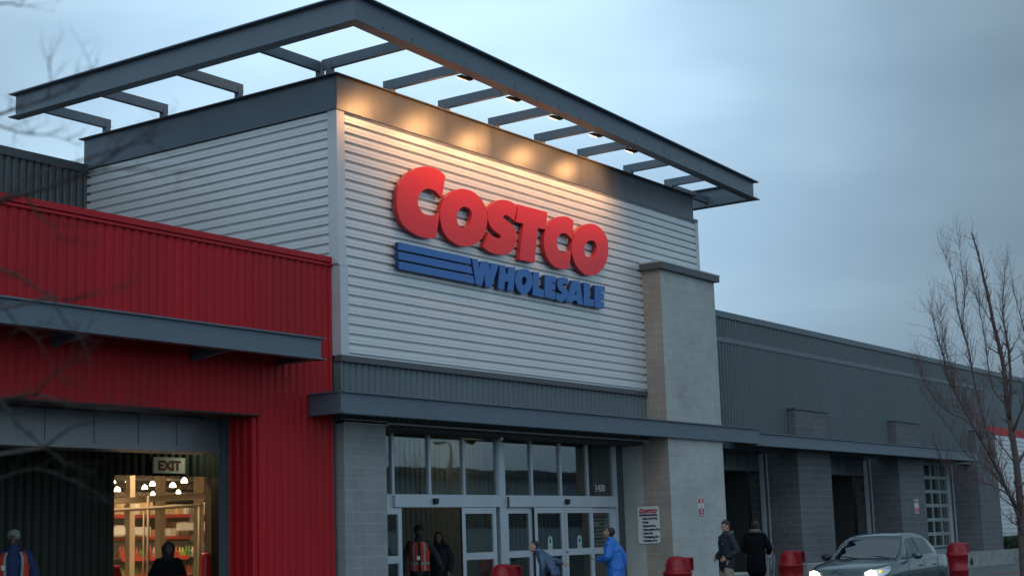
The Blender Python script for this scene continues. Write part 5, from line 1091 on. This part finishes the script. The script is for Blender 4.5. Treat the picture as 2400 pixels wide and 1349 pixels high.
def tree_mesh(limbs, name, mats, parent, seed, tw, tlen, tr, up=.5, gens=2, fat=1.0, dn=3):
    rg = random.Random(seed); main = MB(); twg = MB()
    def grow(p, d, L_, r, g):
        pts = [p]; n_ = max(3, int(L_ / tw)); dd = d.copy(); q = p.copy()
        for i in range(n_):
            dd = (dd + Vector((rg.uniform(-1, 1), rg.uniform(-1, 1), rg.uniform(-.6, 1) * up)) * .22).normalized(); q = q + dd * (L_ / n_); pts.append(q.copy())
        twg.tube(pts, [r * (1 - .75 * i / n_) for i in range(n_ + 1)], 5 if r > .006 else 4, 0, False)
        if g > 0:
            for i in range(1, n_ + 1):
                if rg.random() < .8:
                    a = (Vector((rg.uniform(-1, 1), rg.uniform(-1, 1), rg.uniform(-.3, 1))) + dd * .6).normalized(); grow(pts[i], a, L_ * rg.uniform(.28, .55), r * .55, g - 1)
    for li in limbs:
        pts = [Vector(p) for p in li[-2]]; r0 = li[-1]; n_ = len(pts)
        fine = []
        for i in range(n_ - 1):
            p0 = pts[max(i - 1, 0)]; p1 = pts[i]; p2 = pts[i + 1]; p3 = pts[min(i + 2, n_ - 1)]
            for q in range(3):
                t = q / 3; fine.append(.5 * ((2 * p1) + (p2 - p0) * t + (2 * p0 - 5 * p1 + 4 * p2 - p3) * t * t + (3 * p1 - p0 - 3 * p2 + p3) * t ** 3))
        fine.append(pts[-1]); m_ = len(fine)
        r0 *= fat; rr_ = [r0 * (1 - .86 * (i / (m_ - 1)) ** .8) for i in range(m_)]
        main.tube(fine, rr_, 9 if r0 > .03 else 7, 0, True)
        for i in range(3, m_):
            for _ in range(dn if i > m_ * .35 else max(1, dn - 2)):
                if rg.random() < .62:
                    dd = (fine[i] - fine[i - 1]).normalized(); a = (Vector((rg.uniform(-1, 1), rg.uniform(-1, 1), rg.uniform(-.2, 1) * up * 2)) + dd * .8).normalized()
                    grow(fine[i], a, tlen * rg.uniform(.5, 1.15), max(rr_[i] * .45, tr), gens)
    return main, twg
T1 = empty('bare_tree', (0, 0, 0), 0, 'young bare tree at the right picture edge in front of the tyre bays', 'tree')
trk, tws = tree_mesh(TREE_R[:1], '', None, None, 3, .09, .28, .0030, 1.6, 1, .8, 4)
trk.build('trunk', BARK, T1)
brm, brt = tree_mesh(TREE_R[1:], '', None, None, 5, .08, .58, .0032, 2.0, 1, .68, 6)
brm.v = [tuple(v) for v in brm.v]; brm.build('branches', BARK, T1)
tws.add(brt.v, brt.f, 0, True); tws.build('twigs', BARKR, T1)
T2 = empty('bare_tree', (0, 0, 0), 0, 'out of focus bare branches close to the camera at the left', 'tree')
LT = [([(-17.8, -11.6, 0), (-17.9, -11.5, 1.2), (-18.1, -11.6, 2.2), (-18.2, -11.7, 3.4), (-18.1, -11.8, 4.6)], .09)] + TREE_L
trk2, tw0 = tree_mesh([(LT[0][0], .09)], '', None, None, 2, .1, .2, .002, .5, 0); trk2.build('trunk', BARK, T2)
brm, brt = tree_mesh(TREE_L, '', None, None, 8, .05, .14, .0016, .3, 1, 1.0, 2); brm.add(brt.v, brt.f, 0, True); brm.build('branches', BARKD, T2)
# connecting limbs from the trunk out to the branches
k = MB()
for l, r0 in TREE_L:
    p = Vector(l[0])
    if (p - Vector((-18.1, -11.7, p.z))).length > .05: k.tube([Vector((-18.1, -11.7, max(1.4, p.z - .25))), (p + Vector((-18.1, -11.7, p.z - .15))) / 2, p], [r0 * 1.8, r0 * 1.4, r0 * 1.05], 8)
k.build('limbs', BARK, T2)
# low evergreen hedge at far right and mulch bed
rg = random.Random(9); k = MB()
for i in range(14000):
    c = Vector((rg.uniform(38.75, 47), rg.uniform(.06, .36), rg.uniform(.15, 1.18))); d = Vector((rg.gauss(0, 1), rg.gauss(0, 1), rg.gauss(0, 1))).normalized(); s_ = d.orthogonal().normalized() * .035
    if noise.noise(c * 2.2) + (.6 - abs(c.z - .6)) < .02: continue
    k.add([c - s_, c + d * .10, c + s_], [(0, 1, 2)])
tag(k.build('hedge', mat('dark_evergreen', (.035, .05, .025), .7, var=.4, vscale=30), recalc=False), 'dark clipped evergreen hedge past the last block pier', 'hedge')
sh = MB(); 
for i in range(7):
    x0_, y0_ = 39.9 + rg.uniform(-.5, 1.2), -.6 + rg.uniform(-.4, .4); sh.tube([(x0_, y0_, .1), (x0_ + rg.uniform(-.2, .3), y0_, 1.0), (x0_ + rg.uniform(-.3, .9), y0_, rg.uniform(1.8, 2.9))], [.02, .014, .006], 5)
tag(sh.build('bare_shrub', BARK), 'bare upright shrub stems before the silver wall at the right', 'shrub')
# ================================================================== ACROSS THE CAR PARK (seen mirrored in the storefront glass)
OB = empty('opposite_building', (0, 0, 0), 0, 'long low pale building across the car park, seen only mirrored in the glass', 'building')
k = MB(); k.box(55, 330, -110, -75, 0, 8.2); k.build('wall', mat('pale_render_wall', (.45, .52, .56), .8), OB); k = MB(); k.box(54, 331, -111, -74, 8.2, 9.0); k.build('roof', DARKT, OB)
k = MB(); k.box(58, 328, -74.95, -74.9, 3.0, 5.2); k.build('window_band', mat('dark_window_band', (.04, .05, .055), .3), OB)
SL = empty('street_lamp', (66, -46, 0), 0, 'tall car park lamp post, seen only mirrored in the glass', 'street lamp')
k = MB(); k.tube([(0, 0, 0), (0, 0, 8.6)], [.11, .07], 12); k.build('pole', DARKT, SL); k = MB(); k.bar((0, 0, 8.55), (-1.3, .3, 8.6), .08, .08); k.box(-1.9, -1.2, .1, .5, 8.5, 8.68); k.build('lamp_head', DARKT, SL)
rg = random.Random(21)
for i, (x, y) in enumerate(((74, -60), (88, -66), (104, -69), (122, -70), (141, -70), (160, -71))):
    e = empty('bare_tree', (x, y, 0), rg.uniform(0, 6), 'bare tree on the far side of the car park, seen only mirrored in the glass', 'tree', 'bare trees across the car park'); lm = [([(0, 0, 0), (.1, 0, 2.2), (0, .1, 5), (.1, 0, 9)], .2)]
    for q in range(9): a = q * .7; lm.append(([(0, 0, 2 + q * .45), (math.cos(a) * .8, math.sin(a) * .8, 3.4 + q * .5), (math.cos(a) * 1.7, math.sin(a) * 1.7, 5.6 + q * .45)], .07))
    a_, b_ = tree_mesh(lm, '', None, None, 30 + i, .5, 1.6, .015, .8, 0); a_.build('trunk', BARK, e); b_.build('twigs', BARK, e)
